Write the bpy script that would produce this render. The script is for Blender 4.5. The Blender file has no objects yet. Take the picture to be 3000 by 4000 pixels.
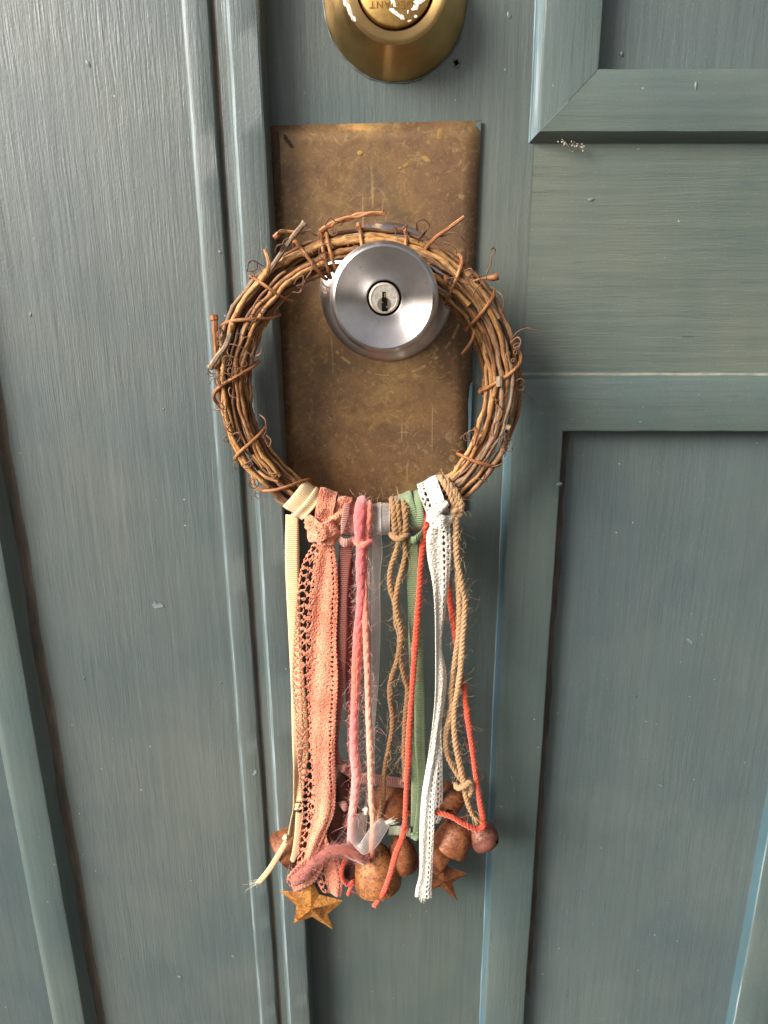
import bpy, bmesh, math, random
import numpy as np
from mathutils import Vector, Matrix, Quaternion

random.seed(11); rng = np.random.default_rng(11)
R = math.radians
scene = bpy.context.scene
C = scene.collection
MM = 0.001                       # geometry below is written in millimetres

# ------------------------------------------------------------------ camera
FPX, PPX, PPY, DIST, PITCH = 2773.0, 1569.0, 2000.0, 393.0, R(17)
cam_d = bpy.data.cameras.new('camera'); cam = bpy.data.objects.new('camera', cam_d); C.objects.link(cam)
cam.location = (0, -DIST*MM, 0); cam.rotation_euler = (R(90)-PITCH, 0, 0)
cam_d.sensor_fit = 'VERTICAL'; cam_d.sensor_height = 36; cam_d.sensor_width = 27
cam_d.lens = FPX/4000*36; cam_d.shift_x = (1500-PPX)/4000
cam_d.clip_start = 0.01; cam_d.clip_end = 200
scene.camera = cam

# ------------------------------------------------------------------ light
TO_SUN = Vector((-0.80, -0.54, 0.52)).normalized()
world = bpy.data.worlds.new('World'); scene.world = world; world.use_nodes = True
wn = world.node_tree.nodes; wl = world.node_tree.links
sky = wn.new('ShaderNodeTexSky'); sky.sky_type = 'NISHITA'; sky.sun_disc = False
sky.sun_elevation = math.asin(TO_SUN.z); sky.sun_rotation = math.atan2(TO_SUN.x, TO_SUN.y)
sky.air_density = 1.0; sky.dust_density = 6.0; sky.ozone_density = 1.0
hs = wn.new('ShaderNodeHueSaturation'); hs.inputs['Saturation'].default_value = 0.35
wl.new(sky.outputs[0], hs.inputs['Color']); wl.new(hs.outputs[0], wn['Background'].inputs[0])
wn['Background'].inputs[1].default_value = 0.08
sun_d = bpy.data.lights.new('sun', 'SUN'); sun_d.energy = 3.4; sun_d.angle = R(32); sun_d.color = (1, 0.95, 0.88)
sun = bpy.data.objects.new('sun', sun_d); C.objects.link(sun)
sun.rotation_euler = TO_SUN.to_track_quat('Z', 'Y').to_euler()
scene.view_settings.view_transform = 'Standard'; scene.view_settings.look = 'None'
scene.view_settings.exposure = 0.95; scene.view_settings.gamma = 1
scene.render.engine = 'CYCLES'
scene.cycles.transparent_max_bounces = 16

# ------------------------------------------------------------------ helpers
def U(px, py, d):
    """where the line of sight through a spot of the photograph meets the plane d mm in front of the door"""
    a = (px-PPX)/FPX; b = (PPY-py)/FPX
    dy = math.cos(PITCH)+b*math.sin(PITCH); dz = -math.sin(PITCH)+b*math.cos(PITCH)
    t = (DIST-d)/dy
    return np.array((a*t, -d, dz*t))

def srgb(r, g, b):
    f = lambda c: (c/12.92 if c <= 0.04045 else ((c+0.055)/1.055)**2.4)
    return (f(r/255), f(g/255), f(b/255), 1)

def spline(pts, n):
    """Catmull-Rom through rows of numbers, n samples"""
    P = np.array(pts, float)
    if len(P) == 2:
        t = np.linspace(0, 1, n)[:, None]; return P[0]*(1-t)+P[1]*t
    ln = np.concatenate(([0], np.cumsum(np.linalg.norm(np.diff(P, axis=0), axis=1)+1e-6)))
    ts = np.linspace(0, ln[-1], n); out = np.zeros((n, P.shape[1]))
    E = np.vstack((2*P[0]-P[1], P, 2*P[-1]-P[-2]))
    for i, t in enumerate(ts):
        k = min(max(np.searchsorted(ln, t)-1, 0), len(P)-2)
        f = (t-ln[k])/(ln[k+1]-ln[k])
        p0, p1, p2, p3 = E[k], E[k+1], E[k+2], E[k+3]
        out[i] = 0.5*((2*p1)+(-p0+p2)*f+(2*p0-5*p1+4*p2-p3)*f*f+(-p0+3*p1-3*p2+p3)*f**3)
    return out

class MB:
    def __init__(s): s.v = []; s.f = []; s.uv = []; s.m = []
    def add(s, verts, faces, uvs=None, m=0):
        o = len(s.v); s.v.extend([tuple(map(float, p)) for p in verts])
        for i, f in enumerate(faces):
            s.f.append([o+k for k in f]); s.m.append(m)
            s.uv.append(uvs[i] if uvs else [(0, 0)]*len(f))
        return s
    def box(s, x0, x1, y0, y1, z0, z1, bev=0, m=0):
        bm = bmesh.new(); bmesh.ops.create_cube(bm, size=1)
        for v in bm.verts:
            v.co = ((x0+x1)/2+v.co.x*(x1-x0), (y0+y1)/2+v.co.y*(y1-y0), (z0+z1)/2+v.co.z*(z1-z0))
        if bev: bmesh.ops.bevel(bm, geom=bm.edges[:], offset=bev, segments=2, affect='EDGES', profile=0.6)
        bm.verts.index_update()
        s.add([v.co for v in bm.verts], [[v.index for v in f.verts] for f in bm.faces], None, m); bm.free(); return s
    def tube(s, path, rad, sides=8, m=0, cap=True, squash=None):
        P = np.array(path, float); n = len(P)
        rad = np.broadcast_to(np.array(rad, float), (n,))
        T = np.gradient(P, axis=0); T /= (np.linalg.norm(T, axis=1)[:, None]+1e-9)
        a = np.array((0, 0, 1.0)) if abs(T[0][2]) < .9 else np.array((1.0, 0, 0))
        N = np.cross(T[0], a); N /= np.linalg.norm(N)
        V = []; L = 0; lens = []
        ang = np.linspace(0, 2*math.pi, sides, endpoint=False)
        for i in range(n):
            if i: L += np.linalg.norm(P[i]-P[i-1])
            lens.append(L)
            N = N-T[i]*np.dot(N, T[i]); N /= (np.linalg.norm(N)+1e-9); B = np.cross(T[i], N)
            for q in ang: V.append(P[i]+rad[i]*(math.cos(q)*N+math.sin(q)*B))
        Fc = []; uv = []
        for i in range(n-1):
            for k in range(sides):
                k2 = (k+1) % sides
                Fc.append((i*sides+k, i*sides+k2, (i+1)*sides+k2, (i+1)*sides+k))
                uv.append([(k/sides, lens[i]), ((k+1)/sides, lens[i]), ((k+1)/sides, lens[i+1]), (k/sides, lens[i+1])])
        if cap:
            Fc.append(tuple(reversed(range(sides)))); uv.append([(0, 0)]*sides)
            Fc.append(tuple(range((n-1)*sides, n*sides))); uv.append([(0, lens[-1])]*sides)
        return s.add(V, Fc, uv, m)
    def lathe(s, prof, seg=64, m=0, hole=None, close=True):
        V = []; n = len(prof)
        for r, z in prof:
            for k in range(seg):
                q = 2*math.pi*k/seg; V.append((r*math.cos(q), r*math.sin(q), z))
        Fc = []; uv = []
        for i in range(n-1):
            for k in range(seg):
                k2 = (k+1) % seg
                if hole and hole((k+.5)/seg, (i+.5)/(n-1)): continue
                Fc.append((i*seg+k, i*seg+k2, (i+1)*seg+k2, (i+1)*seg+k))
                uv.append([(k/seg, i/n), ((k+1)/seg, i/n), ((k+1)/seg, (i+1)/n), (k/seg, (i+1)/n)])
        return s.add(V, Fc, uv, m)
    def grid(s, P, UV, keep=None, m=0):
        nv, nu = P.shape[:2]; V = P.reshape(-1, 3); Fc = []; uv = []
        for j in range(nv-1):
            for i in range(nu-1):
                if keep is not None and not keep[j, i]: continue
                Fc.append((j*nu+i, j*nu+i+1, (j+1)*nu+i+1, (j+1)*nu+i))
                uv.append([tuple(UV[j, i]), tuple(UV[j, i+1]), tuple(UV[j+1, i+1]), tuple(UV[j+1, i])])
        return s.add(V, Fc, uv, m)

ORG = {}
def obj(name, mb, mats, parent=None, smooth=True, solid=0, label=None, local=False, kind=None, edge=40):
    """ONE mesh object; vertices given in world millimetres unless local"""
    me = bpy.data.meshes.new(name)
    o = bpy.data.objects.new(name, me); C.objects.link(o)
    org = np.array(ORG.get(parent.name, (0, 0, 0))) if (parent and not local) else np.zeros(3)
    me.from_pydata(((np.array(mb.v, float).reshape(-1, 3)-org)*MM).tolist(), [], mb.f)
    ul = me.uv_layers.new(name='UVMap')
    flat = [c for f in mb.uv for p in f for c in p]
    if len(flat) == 2*len(me.loops): ul.data.foreach_set('uv', flat)
    for mt in (mats if isinstance(mats, (list, tuple)) else [mats]): me.materials.append(mt)
    me.polygons.foreach_set('material_index', mb.m)
    if smooth:
        me.polygons.foreach_set('use_smooth', [True]*len(me.polygons))
        me.set_sharp_from_angle(angle=R(edge))
    me.update()
    if parent: o.parent = parent
    ORG[o.name] = tuple(org)
    if solid:
        md = o.modifiers.new('thickness', 'SOLIDIFY'); md.thickness = solid*MM; md.offset = 0
    if label: o['label'] = label
    if kind: o['kind'] = kind
    return o

def thing(name, label, cat, loc, group=None, quat=None):
    o = bpy.data.objects.new(name, None); C.objects.link(o); o.empty_display_size = 0.005
    o.location = tuple(np.array(loc)*MM); ORG[o.name] = tuple(loc)
    if quat: o.rotation_mode = 'QUATERNION'; o.rotation_quaternion = quat
    o['label'] = label; o['category'] = cat
    if group: o['group'] = group
    return o

# ------------------------------------------------------------------ materials
class NT:
    def __init__(s, name):
        s.mat = bpy.data.materials.new(name); s.mat.use_nodes = True
        s.t = s.mat.node_tree; s.n = s.t.nodes; s.b = s.n['Principled BSDF']; s.out = s.n['Material Output']
        s.tc = s.n.new('ShaderNodeTexCoord')
    def lk(s, a, b): s.t.links.new(a, b)
    def map(s, src='Object', scale=(1, 1, 1), loc=(0, 0, 0), rot=(0, 0, 0)):
        m = s.n.new('ShaderNodeMapping'); s.lk(s.tc.outputs[src], m.inputs[0])
        m.inputs['Scale'].default_value = scale; m.inputs['Location'].default_value = loc; m.inputs['Rotation'].default_value = rot
        return m.outputs[0]
    def noise(s, vec, scale, detail=4, rough=.55, dist=0):
        x = s.n.new('ShaderNodeTexNoise'); s.lk(vec, x.inputs['Vector'])
        x.inputs['Scale'].default_value = scale; x.inputs['Detail'].default_value = detail
        x.inputs['Roughness'].default_value = rough; x.inputs['Distortion'].default_value = dist
        return x.outputs['Fac']
    def vor(s, vec, scale, feat='F1', out='Distance', rnd=1):
        x = s.n.new('ShaderNodeTexVoronoi'); x.feature = feat; s.lk(vec, x.inputs['Vector'])
        x.inputs['Scale'].default_value = scale; x.inputs['Randomness'].default_value = rnd
        return x.outputs[out]
    def wave(s, vec, scale, axis='Y', dist=0):
        x = s.n.new('ShaderNodeTexWave'); s.lk(vec, x.inputs['Vector']); x.bands_direction = axis
        x.inputs['Scale'].default_value = scale; x.inputs['Distortion'].default_value = dist
        return x.outputs['Fac']
    def ramp(s, fac, stops, interp='LINEAR'):
        r = s.n.new('ShaderNodeValToRGB'); s.lk(fac, r.inputs[0]); e = r.color_ramp.elements
        r.color_ramp.interpolation = interp
        while len(e) < len(stops): e.new(0.5)
        for k, (p, c) in enumerate(stops):
            e[k].position = p; e[k].color = c if len(c) == 4 else (*c, 1)
        return r.outputs[0]
    def bw(s, fac, a, b): return s.ramp(fac, [(a, (0, 0, 0)), (b, (1, 1, 1))])
    def mix(s, fac, a, b, mode='MIX'):
        m = s.n.new('ShaderNodeMix'); m.data_type = 'RGBA'; m.blend_type = mode
        for sock, v in ((m.inputs[0], fac), (m.inputs[6], a), (m.inputs[7], b)):
            if isinstance(v, (int, float)): sock.default_value = v
            elif isinstance(v, tuple): sock.default_value = v
            else: s.lk(v, sock)
        return m.outputs[2]
    def math(s, op, a, b=0.0):
        m = s.n.new('ShaderNodeMath'); m.operation = op
        for sock, v in ((m.inputs[0], a), (m.inputs[1], b)):
            if isinstance(v, (int, float)): sock.default_value = v
            else: s.lk(v, sock)
        return m.outputs[0]
    def bump(s, h, dist, strength=1, prev=None):
        b = s.n.new('ShaderNodeBump'); s.lk(h, b.inputs['Height']); b.inputs['Distance'].default_value = dist*MM
        b.inputs['Strength'].default_value = strength
        if prev: s.lk(prev, b.inputs['Normal'])
        return b.outputs[0]
    def set(s, **k):
        for n, v in k.items():
            n = {'col': 'Base Color', 'rough': 'Roughness', 'metal': 'Metallic', 'nrm': 'Normal', 'spec': 'Specular IOR Level',
                 'aniso': 'Anisotropic', 'tan': 'Tangent', 'alpha': 'Alpha', 'sheen': 'Sheen Weight', 'sheenr': 'Sheen Roughness', 'sss': 'Subsurface Weight', 'coat': 'Coat Weight'}[n]
            if isinstance(v, (int, float, tuple)): s.b.inputs[n].default_value = v
            else: s.lk(v, s.b.inputs[n])
        return s.mat

def paint(name, direction, base=(92, 108, 106), alt=(104, 116, 108), rough=.42, brush=.10, seed=0):
    """brushed-on eggshell paint; direction of the brush 'V' or 'H'"""
    t = NT(name)
    ax = 2 if direction == 'V' else 0
    def st(k): return tuple(k if q == ax else 1 for q in range(3))
    o = t.map('Object', (1, 1, 1), (seed*.2, 0, seed*.1))
    # brush marks wander a little: bend the coordinates with a slow noise
    wob = t.n.new('ShaderNodeTexNoise'); t.lk(o, wob.inputs['Vector']); wob.inputs['Scale'].default_value = 14; wob.inputs['Detail'].default_value = 2
    va = t.n.new('ShaderNodeVectorMath'); va.operation = 'SCALE'; t.lk(wob.outputs['Color'], va.inputs[0]); va.inputs['Scale'].default_value = .002
    vb = t.n.new('ShaderNodeVectorMath'); vb.operation = 'ADD'; t.lk(o, vb.inputs[0]); t.lk(va.outputs[0], vb.inputs[1])
    def mp(k, loc=(0, 0, 0)):
        m = t.n.new('ShaderNodeMapping'); t.lk(vb.outputs[0], m.inputs[0]); m.inputs['Scale'].default_value = st(k); m.inputs['Location'].default_value = loc; return m.outputs[0]
    v = mp(.06, (seed*.37, seed*.11, seed*.53)); v2 = mp(.03, (seed*.7, 1, 2))
    big = t.noise(o, 9, 3); c = t.mix(t.bw(big, .35, .68), srgb(*base), srgb(*alt))
    tone = t.noise(t.map('Object', (1, 1, .7), (9, seed, 3)), 4.5, 3, .6); c = t.mix(t.math('MULTIPLY', t.bw(tone, .4, .66), .35), c, srgb(*[x*.82 for x in base]))
    grub = t.noise(t.map('Object', (1, 1, .6), (2, seed, 7)), 31, 4, .65); c = t.mix(t.math('MULTIPLY', t.bw(grub, .5, .72), .14), c, srgb(112, 112, 104))
    streak = t.noise(v2, 300, 3, .7); c = t.mix(t.math('MULTIPLY', t.bw(streak, .42, .7), .30), c, srgb(*[x*.80 for x in base]))
    wear = t.noise(v, 420, 3, .6); c = t.mix(t.math('MULTIPLY', t.bw(wear, .64, .76), .5), c, srgb(50, 72, 78))
    dust = t.noise(t.map('Object', (1, 1, .5), (3, 1, seed)), 1500, 3, .6)
    c = t.mix(t.math('MULTIPLY', t.bw(dust, .62, .74), .35), c, srgb(140, 146, 142))
    sp = t.vor(o, 110); spk = t.ramp(sp, [(.035, (1, 1, 1)), (.06, (0, 0, 0))])
    patch = t.bw(t.noise(o, 23, 2), .50, .6)
    c = t.mix(t.math('MULTIPLY', t.math('MULTIPLY', spk, patch), .65), c, srgb(196, 200, 196))
    scr = t.ramp(t.vor(t.map('Object', st(.14), (seed, 2, 5)), 75), [(.025, (1, 1, 1)), (.06, (0, 0, 0))])
    c = t.mix(t.math('MULTIPLY', t.math('MULTIPLY', scr, t.bw(t.noise(o, 15, 2), .48, .6)), .6), c, srgb(38, 62, 70))
    h1 = t.noise(v, 1000, 3, .6); h2 = t.noise(v2, 260, 2, .6)
    mask = t.ramp(t.noise(t.map('Object', (1, 1, 1), (seed, 4, 2)), 17, 3), [(.36, (.25,)*3), (.62, (1, 1, 1))])
    n = t.bump(t.math('MULTIPLY', h1, mask), brush*2.0, 1); n = t.bump(h2, brush*1.5, 1, n)
    n = t.bump(t.noise(o, 520, 2, .65), .09, 1, n)
    rg = t.ramp(t.math('ADD', t.math('MULTIPLY', t.noise(v, 300, 2), .5), t.math('MULTIPLY', tone, .5)), [(.36, (rough-.11,)*3), (.64, (rough+.13,)*3)])
    return t.set(col=c, rough=rg, nrm=n, spec=.7)

M = {}
M['paint_v'] = paint('paint brushed upright', 'V', (75, 88, 86), (92, 98, 90), .45, .09)
M['paint_v2'] = paint('paint on casing', 'V', (80, 91, 91), (96, 102, 97), .45, .15, 3)
M['paint_h'] = paint('paint brushed level', 'H', (82, 94, 89), (100, 106, 94), .43, .15, 5)
M['paint_m'] = paint('paint on moulding', 'V', (77, 92, 91), (91, 102, 96), .45, .08, 7)
M['paint_mh'] = paint('paint on level moulding', 'H', (80, 94, 91), (94, 104, 95), .45, .10, 8)
M['paint_panel'] = paint('paint on panel', 'V', (75, 88, 90), (88, 98, 95), .46, .10, 9)

def worn_highlight_edge():
    t = NT('rubbed paint with highlight on an edge'); v = t.map('Object', (1, 1, .06), (1, 2, 3))
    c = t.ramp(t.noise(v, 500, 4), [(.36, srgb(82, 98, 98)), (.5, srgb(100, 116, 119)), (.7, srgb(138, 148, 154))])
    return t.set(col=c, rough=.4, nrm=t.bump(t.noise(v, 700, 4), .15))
M['worn'] = worn_highlight_edge()  # rubbed paint, with the highlight on lit bevels mixed into its colour
def blue_edge():
    t = NT('older blue paint on an edge'); v = t.map('Object', (1, 1, .05), (4, 2, 3))
    c = t.ramp(t.noise(v, 420, 4), [(.35, srgb(78, 96, 97)), (.5, srgb(68, 92, 100)), (.68, srgb(62, 96, 112))])
    return t.set(col=c, rough=.45, nrm=t.bump(t.noise(v, 700, 4), .12))
M['blue'] = blue_edge()
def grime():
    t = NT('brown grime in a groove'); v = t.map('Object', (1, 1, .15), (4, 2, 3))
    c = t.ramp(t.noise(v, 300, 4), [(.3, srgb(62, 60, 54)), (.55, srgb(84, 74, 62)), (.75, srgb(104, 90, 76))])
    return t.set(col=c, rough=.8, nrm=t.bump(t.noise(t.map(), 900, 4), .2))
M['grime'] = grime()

def plate_mat():
    t = NT('tarnished brass plate'); o = t.map('Object')
    n1 = t.noise(o, 15, 6, .7, .6); c = t.ramp(n1, [(.3, srgb(100, 74, 54)), (.46, srgb(126, 96, 68)), (.58, srgb(142, 110, 74)), (.72, srgb(172, 146, 94))])
    c = t.mix(t.math('MULTIPLY', t.bw(t.noise(t.map('Object', (1, 1, 1), (6, 2, 4)), 19, 5, .7, 1.0), .5, .64), .6), c, srgb(100, 84, 68))
    n2 = t.noise(t.map('Object', (1, 1, 1), (3, 1, 1)), 95, 4, .72, 1.2); c = t.mix(t.math('MULTIPLY', t.bw(n2, .46, .64), .45), c, srgb(92, 68, 50))
    n3 = t.noise(t.map('Object', (1, 1, 1), (7, 1, 1)), 170, 4, .68, 1.6); c = t.mix(t.math('MULTIPLY', t.bw(n3, .56, .68), .6), c, srgb(174, 144, 96))
    n4 = t.noise(t.map('Object', (1, 1, 1), (1, 8, 1)), 900, 4, .7); c = t.mix(t.math('MULTIPLY', t.bw(n4, .58, .7), .45), c, srgb(184, 158, 114))
    c = t.mix(t.math('MULTIPLY', t.bw(t.noise(t.map('Object', (1, 1, 1), (4, 8, 1)), 700, 4, .7), .58, .7), .4), c, srgb(70, 50, 36))
    bl = t.vor(t.map('Object', (1, 1, .8), (2, 5, 1), (0, .5, 0)), 60); rg_ = t.ramp(bl, [(.10, (0, 0, 0)), (.13, (1, 1, 1)), (.15, (1, 1, 1)), (.18, (0, 0, 0))])
    c = t.mix(t.math('MULTIPLY', t.math('MULTIPLY', rg_, t.bw(t.noise(o, 160, 2), .54, .6)), .3), c, srgb(190, 166, 116))
    for k, a in enumerate((38, -52, 75)):
        sc = t.noise(t.map('Object', (1, 1, .02), (k, 0, 2*k), (0, R(a), 0)), 420, 2); c = t.mix(t.math('MULTIPLY', t.math('MULTIPLY', t.bw(sc, .70, .74), t.bw(t.noise(o, 40+k, 1), .5, .56)), .5), c, srgb(192, 162, 116))
    rg = t.ramp(n1, [(.35, (.46,)*3), (.65, (.30,)*3)])
    nn = t.bump(n2, .06); nn = t.bump(n4, .05, 1, nn)
    return t.set(col=c, rough=rg, metal=.45, nrm=nn)
M['plate'] = plate_mat()
def stain():
    t = NT('dark stain on brass'); o = t.map('Object', (1, 1, .3))
    c = t.ramp(t.noise(o, 160, 5, .7), [(.35, srgb(58, 44, 34)), (.55, srgb(84, 62, 40)), (.68, srgb(168, 122, 58))])
    return t.set(col=c, rough=.55, metal=.3)
M['stain'] = stain()
def brass():
    t = NT('brushed old brass'); o = t.map('Object')
    c = t.ramp(t.noise(o, 60, 4), [(.3, srgb(170, 138, 90)), (.7, srgb(198, 164, 110))])
    tg = t.n.new('ShaderNodeTangent'); tg.direction_type = 'RADIAL'; tg.axis = 'Z'
    g = t.noise(t.map('Object', (1, 1, 1)), 1500, 2)
    t.b.inputs['Anisotropic Rotation'].default_value = .25
    return t.set(col=c, rough=t.ramp(t.noise(o, 150, 4), [(.3, (.3,)*3), (.7, (.4,)*3)]), metal=1., aniso=.8, tan=tg.outputs[0], nrm=t.bump(g, .01))
M['brass'] = brass()
def brass2():
    t = NT('worn brass cylinder face'); o = t.map('Object')
    c = t.ramp(t.noise(o, 260, 5, .6), [(.3, srgb(176, 136, 74)), (.6, srgb(204, 164, 98)), (.75, srgb(222, 190, 128))])
    return t.set(col=c, rough=.38, metal=.85, nrm=t.bump(t.noise(o, 700, 3), .05))
M['brass2'] = brass2()
def steel():
    t = NT('brushed steel'); o = t.map('Object')
    c = t.ramp(t.noise(o, 70, 5, .6), [(.3, srgb(200, 190, 188)), (.7, srgb(228, 220, 216))])
    sc = t.noise(t.map('Object', (1, .06, 1), (0, 0, 0), (0, 0, R(40))), 700, 3); c = t.mix(t.math('MULTIPLY', t.bw(sc, .64, .72), .4), c, srgb(226, 220, 214))
    sd = t.noise(o, 500, 5, .7); c = t.mix(t.math('MULTIPLY', t.bw(sd, .62, .7), .5), c, srgb(112, 104, 102))
    tg = t.n.new('ShaderNodeTangent'); tg.direction_type = 'RADIAL'; tg.axis = 'Z'
    t.b.inputs['Anisotropic Rotation'].default_value = .25
    return t.set(col=c, rough=.30, metal=1., aniso=.92, tan=tg.outputs[0], nrm=t.bump(sd, .010))
M['steel'] = steel()
def simple(name, col, rough=.5, metal=0, bumpd=.05, bs=500, var=.15):
    t = NT(name); o = t.map('Object'); n = t.noise(o, bs, 4)
    d = tuple(max(0, x*(1-var)) for x in col); l = tuple(min(255, x*(1+var)) for x in col)
    return t.set(col=t.ramp(t.noise(o, bs*.4, 4), [(.3, srgb(*d)), (.7, srgb(*l))]), rough=rough, metal=metal, nrm=t.bump(n, bumpd))
M['black'] = simple('black gap', (14, 12, 11), .7)
M['black'].node_tree.nodes['Principled BSDF'].inputs['Specular IOR Level'].default_value = .05
M['nickel'] = simple('grainy nickel key plug', (206, 196, 184), .42, .8, .02, 1500, .10)
M['white_flake'] = simple('white paint flake', (206, 196, 188), .6)
M['crumb'] = simple('crumbled filler', (160, 150, 134), .9, 0, .3, 900)

def vine_mat(name, stops):
    t = NT(name); oi = t.n.new('ShaderNodeObjectInfo')
    base = t.ramp(oi.outputs['Random'], stops)
    v = t.map('UV', (2.0, .05, 1)); g = t.noise(v, 5, 4, .7)
    c = t.mix(t.bw(g, .36, .6), base, t.mix(.72, base, srgb(70, 42, 28)))
    p = t.noise(t.map('UV', (1, .03, 1), (5, 2, 0)), 3, 3); c = t.mix(t.math('MULTIPLY', t.bw(p, .5, .66), .5), c, t.mix(.5, base, srgb(214, 176, 122)))
    n = t.bump(g, .22); 
    return t.set(col=c, rough=.55, nrm=n, spec=.35)
M['vine'] = vine_mat('dried vine bark', [(0, srgb(120, 80, 54)), (.2, srgb(168, 112, 64)), (.42, srgb(212, 160, 98)), (.62, srgb(194, 138, 80)), (.8, srgb(146, 94, 58)), (.92, srgb(150, 124, 98)), (1, srgb(104, 72, 54))])
M['vine_dark'] = vine_mat('dark vine bark', [(0, srgb(78, 50, 36)), (.6, srgb(104, 68, 46)), (1, srgb(124, 92, 68))])
M['bind'] = vine_mat('orange binding vine', [(0, srgb(162, 98, 56)), (1, srgb(196, 132, 80))])
M['tendril'] = vine_mat('dark tendril', [(0, srgb(66, 42, 34)), (.6, srgb(98, 62, 46)), (1, srgb(146, 100, 68))])
M['grey_twig'] = vine_mat('weathered grey twig', [(0, srgb(140, 120, 100)), (1, srgb(168, 148, 124))])

def ribbed(name, col, hi, period=1.15, axis='Y', rough=.55):
    t = NT(name); v = t.map('UV'); w = t.wave(v, 1/period*.5*2*math.pi/6.283, axis)
    w2 = t.n.new('ShaderNodeMath'); w2.operation = 'SINE'
    sx = t.n.new('ShaderNodeSeparateXYZ'); t.lk(v, sx.inputs[0])
    t.lk(t.math('MULTIPLY', sx.outputs[1 if axis == 'Y' else 0], 2*math.pi/period), w2.inputs[0])
    h = t.math('ADD', t.math('MULTIPLY', w2.outputs[0], .5), .5)
    c = t.mix(h, srgb(*col), srgb(*hi)); c = t.mix(t.math('MULTIPLY', t.noise(t.map('Object'), 60, 3), .35), c, srgb(*[x*.8 for x in col]))
    n = t.bump(h, .22); n = t.bump(t.noise(t.map('Object'), 2500, 2), .05, 1, n)
    return t.set(col=c, rough=rough, nrm=n, sheen=.25, spec=.3)
M['cream'] = ribbed('cream grosgrain', (226, 192, 142), (244, 218, 172))
M['mauve'] = ribbed('dusky mauve grosgrain', (112, 58, 50), (142, 82, 70))
M['mauve_lt'] = ribbed('paler mauve grosgrain', (154, 108, 96), (186, 142, 128))
M['green'] = ribbed('sage green grosgrain', (104, 122, 84), (134, 150, 112))
M['green_lt'] = ribbed('pale green grosgrain', (150, 160, 130), (184, 190, 160))

def knit(name, lo, hi):
    t = NT(name); v = t.map('UV', (1, 1, 1)); o = t.map('Object')
    k = t.vor(v, .85, 'F1', 'Distance', 1); k2 = t.vor(t.map('UV', (1, .8, 1), (3, 5, 0)), 1.6)
    big = t.noise(o, 45, 4); base = t.mix(t.bw(big, .35, .65), srgb(*lo), srgb(*hi))
    c = t.mix(t.math('MULTIPLY', t.bw(k, .45, .8), .38), base, srgb(*[x*.68 for x in lo]))
    c = t.mix(t.math('MULTIPLY', t.bw(k2, .5, .8), .25), c, srgb(*[x*.72 for x in lo]))
    n = t.bump(t.math('SUBTRACT', 1.0, k), .6); n = t.bump(t.noise(o, 1300, 4), .25, 1, n)
    return t.set(col=c, rough=.9, nrm=n, sheen=.3)
M['peach'] = knit('peach crochet cotton', (222, 124, 92), (240, 160, 124))
M['white_lace'] = knit('off white crochet cotton', (216, 206, 190), (234, 226, 214))

def yarn(name, stops, axis_len=230., fuzzy=.6):
    t = NT(name); sx = t.n.new('ShaderNodeSeparateXYZ'); t.lk(t.map('UV'), sx.inputs[0])
    f = t.math('DIVIDE', sx.outputs[1], axis_len)
    c = t.ramp(f, [(p, srgb(*q)) for p, q in stops])
    g = t.noise(t.map('UV', (3, .35, 1)), 4, 4, .7); c = t.mix(t.math('MULTIPLY', t.bw(g, .42, .7), .55), c, t.mix(.5, c, srgb(84, 40, 20)))
    n = t.bump(g, .3)
    return t.set(col=c, rough=.9, nrm=n, sheen=fuzzy, sheenr=.5, spec=.2)
M['pink'] = yarn('pink roving yarn', [(0, (232, 112, 112)), (.2, (228, 104, 104)), (.33, (232, 108, 84)), (.5, (234, 124, 120)), (.75, (240, 156, 148)), (.9, (228, 150, 150)), (1, (214, 104, 98))])
M['coral'] = yarn('coral roving yarn', [(0, (236, 118, 100)), (.25, (238, 140, 112)), (.45, (240, 170, 142)), (.7, (242, 176, 148)), (.85, (226, 136, 84)), (1, (236, 166, 136))])
M['red'] = yarn('orange red wool yarn', [(0, (200, 66, 30)), (1, (206, 74, 40))], 260)
M['rose'] = yarn('dusky rose mohair', [(0, (150, 82, 66)), (.5, (158, 94, 84)), (1, (200, 128, 106))], 70)
M['jute'] = yarn('brown jute twine', [(0, (164, 126, 84)), (.5, (128, 90, 54)), (1, (158, 116, 72))], 240, .3)
M['jute_lt'] = yarn('pale jute twine', [(0, (172, 136, 98)), (.5, (182, 144, 104)), (1, (164, 122, 80))], 240, .3)
M['fuzz_pink'] = simple('pink fibre', (240, 170, 160), .9, 0, 0)
M['fuzz_rose'] = simple('rose fibre', (176, 110, 98), .9, 0, 0)
M['fuzz_jute'] = simple('jute fibre', (196, 162, 118), .9, 0, 0)
M['fuzz_red'] = simple('orange fibre', (214, 88, 58), .9, 0, 0)
M['fuzz_cream'] = simple('pale fibre', (238, 224, 200), .9, 0, 0)

def organza():
    t = NT('white organza'); v = t.map('UV'); sx = t.n.new('ShaderNodeSeparateXYZ'); t.lk(v, sx.inputs[0])
    s1 = t.n.new('ShaderNodeMath'); s1.operation = 'SINE'; t.lk(t.math('MULTIPLY', sx.outputs[1], 2*math.pi/.55), s1.inputs[0])
    a = t.math('ADD', t.math('MULTIPLY', s1.outputs[0], .12), .36)
    e = t.math('ABSOLUTE', t.math('SUBTRACT', sx.outputs[0], .5)); ed = t.ramp(e, [(.44, (0, 0, 0)), (.465, (1, 1, 1))])
    a = t.math('ADD', a, t.math('MULTIPLY', ed, .4))
    return t.set(col=srgb(222, 214, 208), rough=.45, alpha=a, spec=.4, sheen=.3)
M['organza'] = organza()

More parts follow.
